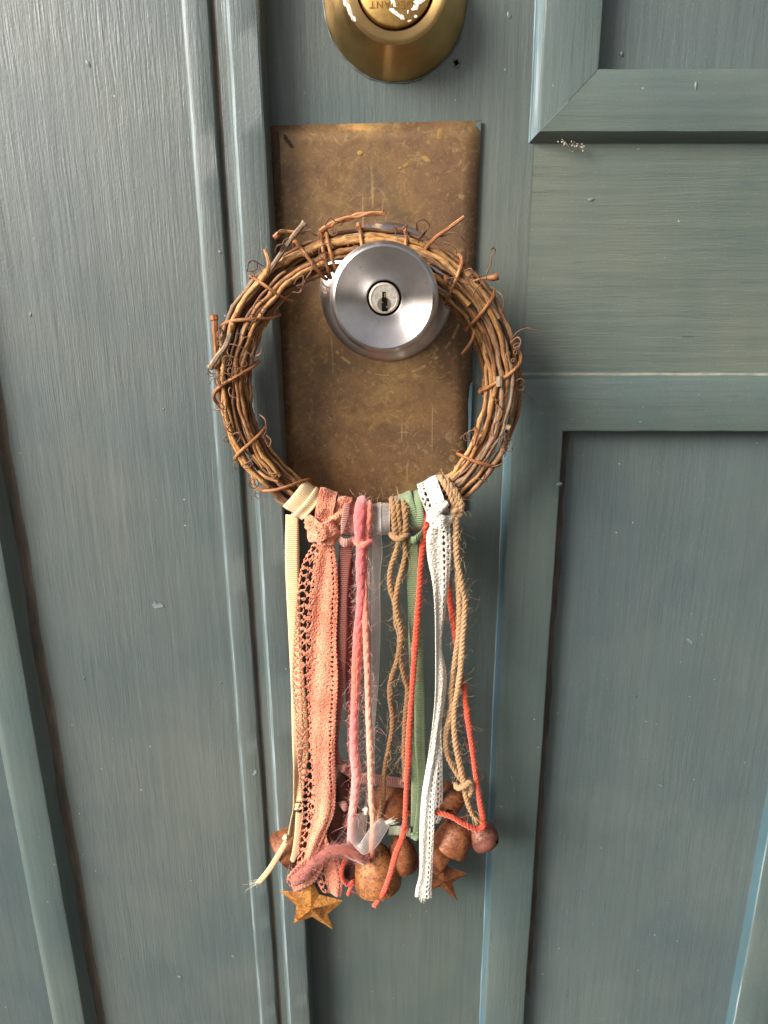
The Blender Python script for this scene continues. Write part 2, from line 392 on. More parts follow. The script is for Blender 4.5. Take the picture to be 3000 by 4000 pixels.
def rust(name, stops, speck=(70, 42, 24)):
    t = NT(name); o = t.map('Object'); oi = t.n.new('ShaderNodeObjectInfo')
    m = t.n.new('ShaderNodeVectorMath'); m.operation = 'ADD'; t.lk(o, m.inputs[0]); t.lk(oi.outputs['Random'], m.inputs[1]); o = m.outputs[0]
    c = t.ramp(t.noise(o, 95, 7, .7, .8), [(p, srgb(*q)) for p, q in stops])
    s2 = t.noise(o, 330, 5, .7, .4); c = t.mix(t.math('MULTIPLY', t.bw(s2, .5, .66), .7), c, srgb(*speck))
    s = t.noise(o, 850, 3, .6); c = t.mix(t.math('MULTIPLY', t.bw(s, .55, .66), .8), c, srgb(*[x*.7 for x in speck]))
    n = t.bump(s, .12); n = t.bump(s2, .18, 1, n)
    return t.set(col=c, rough=t.ramp(s, [(.4, (.5,)*3), (.7, (.8,)*3)]), metal=.2, nrm=n)
M['rust'] = rust('rusted tin', [(.32, (74, 42, 28)), (.44, (118, 66, 36)), (.56, (146, 86, 44)), (.66, (112, 70, 50)), (.78, (156, 104, 60))], (66, 38, 26))
M['rust_gold'] = rust('golden rust', [(.36, (96, 54, 34)), (.46, (164, 102, 44)), (.56, (192, 134, 58)), (.64, (122, 78, 62)), (.74, (176, 118, 52))], (88, 50, 30))
M['rust_amber'] = rust('amber rust', [(.32, (100, 60, 36)), (.45, (142, 86, 44)), (.57, (166, 110, 58)), (.7, (118, 78, 56))], (84, 48, 28))
M['rust_dark'] = rust('dark rust', [(.3, (54, 30, 22)), (.55, (82, 46, 30)), (.8, (104, 60, 40))], (40, 24, 18))
M['rust_red'] = rust('reddish rust', [(.32, (92, 52, 40)), (.5, (124, 74, 58)), (.7, (150, 102, 82))], (66, 38, 28))

# ------------------------------------------------------------------ ground (outside the frame; the doors stand on it)
g = MB(); g.add([(-6000, -9000, -960), (6000, -9000, -960), (6000, 900, -960), (-6000, 900, -960)], [(0, 1, 2, 3)])
go = obj('ground', g, simple('pale concrete', (70, 66, 60), .9, 0, .3, 60), smooth=False); go['kind'] = 'structure'

# ------------------------------------------------------------------ the right door leaf
XL, ZB, ZT = -65.0, -955.0, 1060.0
door = thing('door', 'grey-green panelled wooden door carrying the brass lock, brass plate and steel knob', 'door', (0, 0, ZB))
def prism(prof, z0, z1, nseg=1):
    """profile of (x, d) swept upright"""
    V = []; n = len(prof)
    for z in (z0, z1): V += [(x, -d, z) for x, d in prof]
    return V, [(i, i+1, n+i+1, n+i) for i in range(n-1)]
mb = MB(); mb.box(XL, 66, 0, 38, ZB, ZT, 0); obj('stile', mb, M['paint_v'], door)
mb = MB(); mb.box(60, 505, .12, 38, -40, 75, 0); obj('lock_rail', mb, M['paint_h'], door)
mb = MB(); mb.box(60, 505, .12, 38, ZB, -620, 0); obj('bottom_rail', mb, M['paint_h'], door)
mb = MB(); mb.box(60, 505, .12, 38, 900, ZT, 0); obj('top_rail', mb, M['paint_h'], door)
mb = MB(); mb.box(272, 505, .06, 38, -620, -40.01, 0); obj('stile', mb, M['paint_v'], door)
mb = MB(); mb.box(272, 505, .06, 38, 75.01, 900, 0); obj('stile', mb, M['paint_v'], door)

def wavy_grid(fn, u0, u1, v0, v1, nu, nv):
    P = np.array([[fn(u0+(u1-u0)*i/(nu-1), v0+(v1-v0)*j/(nv-1)) for i in range(nu)] for j in range(nv)])
    return P, np.zeros((nv, nu, 2))
# panels, slightly bowed
def panel(x0, x1, z0, z1, d):
    P, UV = wavy_grid(lambda u, v: (u, -d+.5*math.sin(u*.021+v*.004)+.25*math.sin(v*.013), v), x0, x1, z0, z1, 24, 60)
    mb = MB(); mb.grid(P, UV); return mb
obj('panel', panel(80, 262, -600, -60, -4.5), M['paint_panel'], door)
obj('panel', panel(82, 262, 92, 890, -3.5), M['paint_panel'], door)

def moulding(x0, x1, z0, z1, prof, mats_side, mids, name='moulding'):
    """four mitred lengths round the opening x0..x1, z0..z1; prof = (offset outwards from the opening, d)"""
    sides = [('L', (x0, z0), (x0, z1), (-1, 0)), ('T', (x0, z1), (x1, z1), (0, 1)), ('R', (x1, z1), (x1, z0), (1, 0)), ('B', (x1, z0), (x0, z0), (0, -1))]
    for s, a, b, out in sides:
        mb = MB(); n = len(prof); N = 40 if s in 'LR' else 14
        rows = []
        for k in range(N+1):
            f = k/N; row = []
            for o, d in prof:
                # mitre: ends run along the diagonal
                if s == 'L': p = (x0-o, (z0-o)+(z1-z0+2*o)*f)
                if s == 'R': p = (x1+o, (z1+o)-(z1-z0+2*o)*f)
                if s == 'T': p = ((x0-o)+(x1-x0+2*o)*f, z1+o)
                if s == 'B': p = ((x1+o)-(x1-x0+2*o)*f, z0-o)
                w = .12*math.sin(p[0]*.17+p[1]*.05+o)+.10*math.sin(p[1]*.21+1.3*o)
                row.append((p[0]+w*(s in 'LR'), -d-(.08*w if 0 < k < N else 0), p[1]+w*(s in 'TB')))
            rows.append(row)
        V = [p for r in rows for p in r]
        for k in range(N):
            for i in range(n-1):
                mb.add([], [])
        mb.v = [tuple(p) for p in V]
        for k in range(N):
            for i in range(n-1):
                mb.f.append([k*n+i, (k+1)*n+i, (k+1)*n+i+1, k*n+i+1]); mb.m.append(mids(s, i)); mb.uv.append([(0, 0)]*4)
        obj(name, mb, mats_side[s], door if name == 'moulding' else None, edge=28)
# lower panel moulding
prof = [(0, -5), (0, 5.0), (.5, 5.9), (1.4, 6.3), (27.3, 6.3), (28.3, 6.0), (29.0, 5.0), (30.2, 1.2), (31.2, .35), (31.9, .02)]
mv = [M['paint_m'], M['blue'], M['worn']]; M['highlit'] = simple('dusty paint on a ledge', (116, 114, 102), .8, 0, .2, 400, .12)  # ledge colour paints in the bright highlight along the upward bevel
mh = [M['paint_mh'], M['paint_mh'], M['highlit']]
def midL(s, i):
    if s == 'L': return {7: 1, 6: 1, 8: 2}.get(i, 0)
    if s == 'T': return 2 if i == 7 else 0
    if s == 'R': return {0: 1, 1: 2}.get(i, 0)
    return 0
prof_r = prof
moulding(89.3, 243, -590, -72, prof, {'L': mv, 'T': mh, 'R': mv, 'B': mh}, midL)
prof2 = [(0, -4), (0, 6.2), (.5, 7.0), (1.6, 7.3), (25.5, 7.3), (26.8, 7.1), (27.6, 6.2), (30.0, 1.6), (30.5, .5), (30.9, .02)]
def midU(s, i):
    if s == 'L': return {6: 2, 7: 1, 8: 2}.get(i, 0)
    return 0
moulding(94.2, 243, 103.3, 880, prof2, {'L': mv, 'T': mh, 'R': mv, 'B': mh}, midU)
# grime lines gathered on the panel along the lower moulding
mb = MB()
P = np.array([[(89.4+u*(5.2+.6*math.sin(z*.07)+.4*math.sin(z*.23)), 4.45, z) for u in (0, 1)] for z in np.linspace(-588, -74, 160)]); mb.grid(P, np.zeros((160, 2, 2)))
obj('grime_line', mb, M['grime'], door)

# brass plate (an uneven quadrilateral, corners as they sit on the door)
pc = [U(1042, 492, 1.3), U(1880, 472, 1.3), U(1818, 1990, 1.3), U(1105, 1990, 1.3)]
mb = MB(); nU, nV = 14, 26
Pg = np.array([[((pc[0]*(1-u)+pc[1]*u)*(1-v)+(pc[3]*(1-u)+pc[2]*u)*v)+np.array((0, .18*math.sin(u*5+v*3), 0)) for u in np.linspace(0, 1, nU)] for v in np.linspace(0, 1, nV)])
mb.grid(Pg, np.zeros((nV, nU, 2)))
plate = obj('push_plate', mb, M['plate'], door, solid=1.2, label='tarnished brown brass plate behind the knob and wreath')
# stains with a shape of their own, lying on the plate
def patch(parent, name, mat, cx, cy, d, pts, label=None, h=.08):
    ring = []
    for a, b in pts: ring.append(U(cx+a, cy+b, d+h))
    mb = MB(); c0 = U(cx, cy, d+h*1.6); mb.add([c0]+ring, [(0, i+1, (i+1) % len(ring)+1) for i in range(len(ring))])
    return obj(name, mb, mat, parent, label=label, smooth=False)
def blob(rx, ry, n=14, j=.25, rot=0):
    out = []
    for k in range(n):
        q = 2*math.pi*k/n; s = 1+random.uniform(-j, j); x = rx*math.cos(q)*s; y = ry*math.sin(q)*s
        out.append((x*math.cos(rot)-y*math.sin(rot), x*math.sin(rot)+y*math.cos(rot)))
    return out
patch(plate, 'stain', M['stain'], 1080, 640, 2.0, [(-8, -130), (8, -125), (14, -60), (10, 20), (6, 90), (2, 150), (-8, 130), (-12, 0)])
patch(plate, 'stain', M['stain'], 1126, 552, 2.0, blob(32, 9, 14, .3, .9))
for (x, y, rx, ry, ro) in ((1665, 620, 20, 9, .6), (1585, 645, 13, 7, -.5), (1562, 656, 7, 5, 0), (1718, 522, 12, 22, .2), (1405, 597, 10, 10, 0)):
    patch(plate, 'polish_spot', M['brass2'], x, y, 2.0, blob(rx, ry, 12, .2, ro))
patch(plate, 'paint_smear', M['blue'], 1872, 490, 2.0, [(-12, -14), (7, -16), (6, 20), (0, 18), (-4, 6), (-12, 2)])
patch(plate, 'paint_smear', M['blue'], 1838, 1600, 2.0, [(-2, -100), (8, -110), (2, 60), (-6, 190), (-14, 180), (-8, 40), (-10, -20)])

# deadbolt: lathe about its own axis (local z points out of the door)
def axial(name, prof, mat, parent, centre=None, label=None, seg=96, local=False, edge=30):
    mb = MB(); mb.lathe(prof, seg)
    o = obj(name, mb, mat, None, label=label, edge=edge, local=True)
    o.parent = parent
    if centre is not None:
        base = np.array(ORG[parent.name]); o.location = tuple((np.array(centre)-base)*MM); o.rotation_euler = (R(90), 0, 0)
    return o
DBC = (-3.0, 0, 133.0)
dead = axial('deadbolt', [(0, 0), (33.6, 0), (33.6, .8), (33.2, 1.6), (24.6, 18.6), (23.8, 20.0), (22.6, 20.6), (21.4, 20.7), (18.4, 20.2), (17.9, 19.6), (17.7, 15)],
             M['brass'], door, DBC, 'round brushed brass deadbolt at the top of the picture')
axial('gap_ring', [(17.69, 16), (17.2, 17.5), (16.4, 17.5)], M['black'], dead)
cylf = axial('cylinder_face', [(16.9, 15), (16.9, 20.2), (16.5, 21.0), (15.8, 21.4), (0, 21.5)], M['brass2'], dead, seg=72)
# stamped name, upside down as the lock is mounted
fc = bpy.data.curves.new('lettering', 'FONT'); fc.body = 'DEFIANT'; fc.size = 4.1*MM; fc.extrude = .12*MM; fc.align_x = 'CENTER'; fc.space_character = 1.25
fo = bpy.data.objects.new('lettering_curve', fc); C.objects.link(fo)
bpy.context.view_layer.update()
lm = bpy.data.meshes.new_from_object(fo); bpy.data.objects.remove(fo)
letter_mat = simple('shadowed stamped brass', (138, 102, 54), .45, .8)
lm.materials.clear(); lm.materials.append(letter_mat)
lo = bpy.data.objects.new('lettering', lm); C.objects.link(lo); lo.parent = cylf
lo.location = (-1.7*MM, -6.9*MM, 21.52*MM); lo.rotation_euler = (0, 0, math.pi)
def dflake(px, py, rx, ry, rot, d, name='paint_flake', mat='white_flake', par=None):
    par = par or cylf
    base = np.array(DBC); ring = []
    pts = blob(rx, ry, 13, .3, rot)
    mb = MB(); V = [U(px, py, d+.12)]+[U(px+a, py+b, d+.02) for a, b in pts]
    L = [(v[0]-base[0], v[2]-base[2], -v[1]) for v in V]
    mb.add(L, [(0, i+1, (i+1) % len(pts)+1) for i in range(len(pts))])
    o = obj(name, mb, M[mat], None, local=True, smooth=False); o.parent = par
for a in ((1535, 8, 22, 9, 1.2), (1532, 40, 14, 9, .6), (1552, 55, 20, 7, .6), (1570, 66, 12, 8, .9), (1622, 30, 16, 11, -.6), (1640, 6, 26, 12, -.4), (1594, 46, 4, 7, 0), (1624, 64, 6, 5, 0), (1600, 82, 8, 4, -.4)):
    dflake(*a, 21.55)
for a in ((1366, 45, 8, 38, -.35), (1350, 12, 8, 22, -.3), (1384, 74, 6, 10, -.3)):
    dflake(*a, 20.75, 'paint_flake', 'white_flake', dead)
dflake(1485, 259, 9, 8, 0, 5.4, 'nick', 'brass2', dead)
# bead of old paint round the deadbolt
mb = MB(); pth = [(DBC[0]+(34.0+.25*math.sin(q*9))*math.cos(q), -.1, DBC[2]+(34.0+.25*math.sin(q*9))*math.sin(q)) for q in np.linspace(R(175), R(372), 120)]
mb.tube(spline(pth, 240), [.5+.18*math.sin(i*.11)+.12*math.sin(i*.37) for i in range(240)], 6); obj('paint_bead', mb, M['paint_v'], door)
# old screw hole with a raised lip
hc = U(1782, 245, 0); mb = MB()
for k in range(2): pass
lip = [(hc[0]+1.5*math.cos(q)*(1+.12*math.sin(3*q)), -.15, hc[2]-.2+1.7*math.sin(q)) for q in np.linspace(0, 2*math.pi, 28)]
mb.tube(lip, [.45+.2*math.sin(i*.9) for i in range(28)], 7); ho = obj('screw_hole', mb, M['paint_v'], door)
mb = MB(); mb.lathe([(0, .05), (1.2, .12), (1.5, .05)], 20); mb.v = [(x+hc[0], -z-.05, y+hc[2]-.2) for x, y, z in mb.v]; obj('hole', mb, M['black'], ho)
# crumbled filler on the upper moulding
for k in range(44):
    fx = random.random(); c = U(2178+105*fx, 552+22*fx+random.gauss(0, 8), 4.2+random.uniform(-1.5, 1.2)); r = random.uniform(.2, .5); bm = bmesh.new(); bmesh.ops.create_icosphere(bm, subdivisions=1, radius=r)
    mb = MB(); bm.verts.index_update(); mb.add([(c[0]+v.co.x*random.uniform(.7, 1.3), c[1]+v.co.y, c[2]+v.co.z*random.uniform(.7, 1.3)) for v in bm.verts], [[v.index for v in f.verts] for f in bm.faces]); bm.free()
    obj('filler_crumb', mb, M['crumb'], door, smooth=False)

LEAF_DRIPS = []
# hardened drips and scuffs in the paint
for (x, y, d, a, b) in ((2720, 335, 7.3, .8, 2.2), (2310, 780, 0, 1.6, 1.0), (2185, 1892, 6.3, 1.6, 1.2), (2800, 1925, -4.5, 1.1, 2.0), (2940, 1735, -4.5, 3.2, 1.4), (2480, 2720, -4.5, .8, .8), (2505, 1650, 6.3, 1.2, .6), (1990, 60, 0, 1.2, 1.8), (640, 1598, 4.0, .7, .7), (330, 2650, 4.0, .7, 1.3), (865, 2668, 4.0, .6, 1.0), (860, 985, 8.7, .9, 1.0), (345, 250, 4.0, 1.0, 1.6), (120, 1230, 4.0, .8, 1.2), (2240, 1640, 6.3, .9, .5), (2430, 210, -3.5, .8, 1.2)):
    c = U(x, y, d); mb = MB(); mb.lathe([(1.0, -.02), (.8, .12), (.5, .24), (.05, .3)], 14); w = random.uniform(-.4, .4)
    mb.v = [(c[0]+a*px_+w*b*py_, c[1]-pz_, c[2]+b*py_) for px_, py_, pz_ in mb.v]
    if x < 1100: LEAF_DRIPS.append(mb)
    else: obj('paint_drip', mb, M['paint_m'], door)
M['scuff'] = simple('pale scuff', (108, 118, 120), .7, 0, .1, 900)
for (x, y, d, rx, ry, ro) in ((2695, 2505, -4.5, 14, 5, .7), (2580, 3068, -4.5, 12, 3, .3), (2000, 3042, 6.3, 2, 14, -.3), (2008, 3085, 6.3, 2, 10, -.2)):
    patch(door, 'scuff', M['scuff'], x, y, d+.3, blob(rx, ry, 14, .45, ro), h=.05)

# knob
KC = (-8.0, 0, -1.4)
knob = axial('doorknob', [(13, 6), (13, 30), (14, 35), (18, 40.5), (22.5, 44), (24.4, 47), (25.0, 51), (24.7, 55), (23.9, 58), (22.9, 59.6), (21.9, 60.1), (21.2, 59.8), (14, 57.9), (9.2, 56.7), (8.5, 56.9), (8.05, 56.8), (7.8, 56), (7.7, 52)],
             M['steel'], door, KC, 'round brushed steel doorknob with a keyhole in its dished face', seg=128)
rose = axial('rose', [(35.2, -.2), (35.2, 1.6), (34.6, 3.4), (33.1, 5.0), (29.5, 6.6), (20, 8.6), (15, 9.6), (12.5, 10.2)], M['steel'], knob, seg=96)
rose.location = (0, 2.2*MM, 0)
axial('gap_ring', [(7.72, 54), (7.0, 55.2), (6.5, 55.2)], M['black'], knob)
plug = axial('key_plug', [(6.85, 53), (6.85, 56.8), (6.5, 57.4), (5.9, 57.5), (5.75, 57.15), (0, 57.1)], M['nickel'], knob, seg=64)
# keyway: a stepped slot and the half-moon below it
def loc_poly(parent, name, pts, z, mat, th=.25):
    n = len(pts); mb = MB()
    mb.add([(x, y, z) for x, y in pts]+[(x, y, z+th) for x, y in pts], [tuple(range(n, 2*n))]+[(i, (i+1) % n, n+(i+1) % n, n+i) for i in range(n)])
    o = obj(name, mb, mat, None, local=True, smooth=False); o.parent = parent; return o
loc_poly(plug, 'moon_disc', [(3.15*math.cos(q), -2.6+3.15*math.sin(q)) for q in np.linspace(0, 2*math.pi, 32, endpoint=False)], 57.1, simple('brighter plug disc', (196, 180, 160), .3, 1, .01), .12)
loc_poly(plug, 'keyway', [(-.8, 2.8), (.75, 2.8), (.8, .5), (1.55, -.6), (1.6, -3.2), (.8, -3.5), (.8, -4.0), (1.7, -4.2), (1.7, -6.0), (-1.1, -6.0), (-1.1, -2.2), (-.3, -1.8), (-1.1, -1.3), (-1.1, -.5), (-.8, .2)], 57.15, M['black'], .12)
loc_poly(plug, 'pin', [(.15, 2.2), (.62, 2.2), (.62, .4), (.15, .4)], 57.24, M['brass2'], .08)
# ring scratched into the plate by an older rose
mb = MB(); mb.lathe([(38.2, 2.02), (39.0, 2.1), (39.6, 2.02)], 120, hole=lambda u, v: not (.62 < u < .97) or math.sin(u*67)+math.sin(u*151+1)+.7*math.sin(u*311) > -.1); mb.v = [(x+KC[0]+1.5, -z, y+KC[2]-1.5) for x, y, z in mb.v]
obj('scratch_ring', mb, simple('scratched brass', (170, 140, 96), .4, .6), plate)

# ------------------------------------------------------------------ the left leaf with its stepped strip
leaf = thing('door', 'left door leaf with stepped overlapping wooden strip beside the brass plate', 'door', (-160, 0, ZB))
def swept(name, prof, mats, mids, z0=ZB, z1=ZT, N=200, wob=.10, par=leaf):
    V = []; n = len(prof); mb = MB()
    for k in range(N+1):
        z = z0+(z1-z0)*k/N
        for i, (x, d) in enumerate(prof):
            w = wob*(math.sin(z*.055+i)+.6*math.sin(z*.17+2*i))
            V.append((x+w, -d-.3*w, z))
    mb.v = V
    for k in range(N):
        for i in range(n-1):
            mb.f.append([k*n+i, k*n+i+1, (k+1)*n+i+1, (k+1)*n+i]); mb.m.append(mids.get(i, 0)); mb.uv.append([(0, 0)]*4)
    return obj(name, mb, mats, par, edge=25)
swept('stile', [(-232, 4.0), (-200, 4.0), (-160, 3.9), (-125, 4.05), (-101, 4.0)], [M['paint_v2']], {})
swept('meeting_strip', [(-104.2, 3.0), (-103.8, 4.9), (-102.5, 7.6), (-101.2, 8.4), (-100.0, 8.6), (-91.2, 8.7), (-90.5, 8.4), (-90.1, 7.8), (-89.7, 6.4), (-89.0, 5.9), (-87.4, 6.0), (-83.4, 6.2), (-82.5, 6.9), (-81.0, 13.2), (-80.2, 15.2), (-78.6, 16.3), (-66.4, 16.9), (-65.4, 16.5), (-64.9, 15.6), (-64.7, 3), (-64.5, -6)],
      [M['paint_v2'], M['worn'], M['grime']], {2: 1, 14: 1, 8: 2, 9: 2})  # left-facing bevels get wear plus a painted highlight
ml = swept('moulding', [(-255, -4), (-254.5, 6), (-253, 8.4), (-249, 12.0), (-247, 13.4), (-245, 13.8), (-228.6, 14.0), (-227.2, 13.5), (-226.3, 12.0), (-225.0, 7.5), (-223.6, 5.6), (-221.6, 3.4)], [M['paint_m'], M['grime']], {})
swept('grime_line', [(-223.9, 5.6), (-222.0, 4.6), (-220.4, 4.3), (-217.6, 4.08)], [M['grime']], {}, wob=.25)
mb = MB(); mb.box(-480, -254, 2, 8, ZB, ZT); obj('panel', mb, M['paint_panel'], leaf)
mb = MB(); mb.box(-480, -66, 8.2, 38, ZB, ZT); obj('core', mb, M['paint_v'], leaf)

for mb in LEAF_DRIPS: obj('paint_drip', mb, M['paint_v2'], leaf)
for (x, y, d, rx, ry, ro) in ((612, 2365, 4.2, 24, 13, .5), (996, 3017, 8.9, 6, 11, .5), (700, 3815, 4.2, 7, 5, 0), (910, 3735, 4.2, 8, 5, 0)):
    patch(leaf, 'scuff', M['scuff'], x, y, d+.1, blob(rx, ry, 14, .45, ro), h=.05)

# ------------------------------------------------------------------ wreath
WX, WZ, WD, WR, WT = -17.0, -46.0, 30.0, 67.6, 9.0
wreath = thing('wreath', 'small round wreath of twisted brown vines hanging on the steel doorknob', 'wreath', (WX, -WD, WZ))
def ring_pt(th, a, b):
    """th measured from +x anticlockwise; a outwards, b towards the viewer"""
    r = WR+a
    return np.array((WX+r*math.cos(th), -WD-b, WZ+r*math.sin(th)))
def vine(th0, span, a0, b0, rad, rot, wig, mat='vine', name='vine'):
    n = max(16, int(abs(span)*44)); P = []; rr = []
    ph1, ph2 = random.uniform(0, 6.3), random.uniform(0, 6.3); nod = random.uniform(.35, .6); nph = random.random()
    q0 = math.atan2(b0, a0); r0 = math.hypot(a0, b0)
    for i in range(n):
        f = i/(n-1); th = th0+span*f; q = q0+rot*f*span
        r = min(WT, r0*(1+.12*math.sin(ph1+th*2.1)))
        r *= 1-.36*math.exp(-((((th+math.pi/2+math.pi) % (2*math.pi))-math.pi)/.62)**2)
        P.append(ring_pt(th, r*math.cos(q)+wig*math.sin(ph1+th*5.0)+.28*math.sin(ph2+th*17)+.22*math.sin(ph1*3+th*31), r*math.sin(q)+wig*math.cos(ph2+th*4.3)))
        node = max(0, 1-abs(((th/nod+nph) % 1)-.5)*22)
        rr.append(rad*(1+.12*math.sin(ph2+th*3)+.06*math.sin(th*41+ph1)+.5*node)*(1-.25*f))
    rr[0] *= .9; rr[-1] *= .8
    mb = MB(); mb.tube(P, rr, 9); return obj(name, mb, M[mat], wreath, edge=60)
nst = 30
for k in range(nst):
    q = 2*math.pi*(k*.381966); r0 = WT*math.sqrt((k+.8)/nst)*.98
    vine(random.uniform(0, 6.28), random.uniform(2.6, 6.0)*random.choice((1, -1)), r0*math.cos(q), r0*math.sin(q), random.choice((.65, .8, 1.0, 1.15, 1.4)), random.uniform(-.5, .5), random.uniform(.4, 1.2), 'vine_dark' if k % 3 == 0 or k < 8 else 'vine')
# front-most long canes that read clearly in the photograph
for a, b, th0, sp, rad in ((6.5, 7.5, .5, 3.4, 1.45), (3, 9.4, .9, 2.9, 1.5), (-1, 9.8, 1.1, 2.8, 1.3), (-4.5, 8.7, .7, 3.2, 1.4), (-7.6, 6.2, 1.2, 2.9, 1.3), (9.2, 3.5, 1.0, 2.7, 1.2),
                           (7, 7.2, -1.0, 2.2, 1.55), (2.8, 9.2, -1.0, 2.3, 1.4), (-2.2, 9.6, -.9, 2.1, 1.4), (-6, 7.8, -1.05, 1.9, 1.35), (-9, 3.8, -.9, 1.9, 1.15), (9.6, 2.6, -.85, 2.0, 1.2)):
    vine(th0, sp, a*.95, b*.95, rad*.95, random.uniform(-.22, .22), .7)
def px_theta(px, py):
    p = U(px, py, WD+6); return math.atan2(p[2]-WZ, p[0]-WX)
def wrap(p_out, p_in, rad=.95, back=.15, extra=0):
    """binding vine: from the outer rim across the front to the inner rim and on behind"""
    t1, t2 = px_theta(*p_out), px_theta(*p_in)
    if t2-t1 > math.pi: t2 -= 2*math.pi
    if t1-t2 > math.pi: t2 += 2*math.pi
    P = []; n = 46
    for i in range(n):
        f = -.16+1.42*i/(n-1); q = math.pi*f
        th = t1+(t2-t1)*min(max(f, -.2), 1.0)+back*max(0, f-1)
        rr = WT+1.6+.35*math.sin(7*f)
        P.append(ring_pt(th, rr*math.cos(q), (WT+1.1)*math.sin(q)))
    mb = MB(); mb.tube(P, [rad*(1-.15*i/n) for i in range(n)], 8); obj('binding_vine', mb, M['bind'], wreath)
for po, pi_ in (((1129, 919), (1264, 1067)), ((1250, 885), (1282, 1065)), ((1268, 888), (1312, 1055)), ((1395, 870), (1432, 1020)), ((1575, 890), (1600, 1030)), ((965, 1078), (1135, 1178)), ((828, 1290), (1065, 1215)),
                ((858, 1572), (1000, 1415)), ((938, 1798), (1045, 1670)), ((1795, 1000), (1745, 1190)), ((1915, 1140), (1835, 1290)), ((2035, 1385), (1880, 1540)), ((1948, 1805), (1800, 1790)), ((1010, 1870), (1175, 1925))):
    wrap(po, pi_)
def tube_px(name, pts, rad, mat, parent, n=40, sides=7, taper=0, label=None):
    P = np.array([U(*p) for p in pts]); P = spline(P, n)
    mb = MB(); mb.tube(P, [rad*(1-taper*i/(n-1)) for i in range(n)], sides); return obj(name, mb, M[mat], parent, label=label)
# stubs and twigs sticking out, placed as in the photograph
tube_px('twig', [(1250, 905, 36), (1285, 880, 38), (1320, 862, 40), (1360, 855, 41), (1400, 838, 42), (1450, 836, 43), (1508, 830, 44)], 1.25, 'bind', wreath, taper=.25)
tube_px('twig', [(1290, 885, 38), (1325, 860, 41.5), (1362, 848, 42), (1402, 846, 42.5), (1452, 830, 44), (1505, 838, 44)], .8, 'bind', wreath, taper=.3)
tube_px('twig', [(1500, 832, 44), (1498, 826, 44.5), (1494, 817, 45)], .5, 'bind', wreath, 8)
tube_px('twig', [(1660, 975, 38), (1700, 930, 42), (1755, 890, 44), (1814, 846, 46)], .85, 'bind', wreath)
tube_px('twig', [(1040, 1080, 38), (1085, 1010, 41), (1140, 930, 42), (1192, 868, 43)], 1.15, 'grey_twig', wreath)
tube_px('twig', [(1186, 878, 43), (1193, 866, 43.4)], 1.6, 'grey_twig', wreath, 8)
tube_px('twig', [(1080, 925, 40), (1100, 905, 41), (1150, 906, 41), (1190, 912, 40)], .75, 'bind', wreath)
tube_px('twig', [(1072, 928, 40), (1090, 912, 40.6)], 1.3, 'bind', wreath, 8)
tube_px('twig', [(1035, 975, 36), (1050, 1030, 40), (1042, 1075, 39)], .9, 'bind', wreath)
tube_px('twig', [(838, 1236, 34), (840, 1290, 35), (845, 1370, 35), (850, 1440, 35)], 1.5, 'bind', wreath)
tube_px('twig', [(834, 1232, 34), (838, 1250, 34.3)], 2.1, 'bind', wreath, 8)
tube_px('twig', [(822, 1434, 38), (850, 1392, 40), (882, 1350, 41), (900, 1300, 40)], 1.35, 'grey_twig', wreath)
tube_px('twig', [(820, 1437, 38), (826, 1428, 38.3)], 1.75, 'grey_twig', wreath, 8)
tube_px('twig', [(1803, 1382, 38), (1822, 1362, 39), (1845, 1325, 40), (1855, 1290, 40)], .8, 'bind', wreath)
tube_px('twig', [(1950, 1470, 41), (1950, 1510, 41.5)], 1.6, 'grey_twig', wreath, 10)
tube_px('twig', [(1853, 1672, 40), (1862, 1690, 40), (1850, 1740, 40)], 1.1, 'bind', wreath, 14)
tube_px('twig', [(1075, 1945, 36), (1095, 1965, 36), (1120, 1975, 36)], 1.0, 'grey_twig', wreath, 14)
tube_px('twig', [(1010, 1840, 39), (1040, 1865, 41), (1085, 1880, 41)], .8, 'bind', wreath, 14)
tube_px('twig', [(1850, 1098, 38), (1875, 1090, 39.5), (1900, 1086, 41)], .5, 'bind', wreath, 14)
tube_px('twig', [(1975, 1665, 40), (1992, 1672, 40.5)], 1.5, 'grey_twig', wreath, 8)
# papery flake of bark
mb = MB(); cs = [U(1893, 1093, 40), U(1905, 1078, 41), U(1925, 1074, 42), U(1944, 1066, 43), U(1950, 1092, 43), U(1930, 1098, 42), U(1908, 1094, 41)]
mb.add([np.mean(cs, axis=0)+np.array((0, -.8, 0))]+cs, [(0, i+1, (i+1) % 7+1) for i in range(7)]); obj('bark_flake', mb, M['bind'], wreath, solid=.5)
mb = MB(); cs = [U(1735, 1070, 41), U(1760, 1088, 41.5), U(1750, 1105, 41), U(1745, 1133, 40), U(1730, 1130, 40), U(1733, 1100, 41)]
mb.add([np.mean(cs, axis=0)+np.array((0, -.8, 0))]+cs, [(0, i+1, (i+1) % 6+1) for i in range(6)]); obj('bark_flake', mb, M['bind'], wreath, solid=.6)
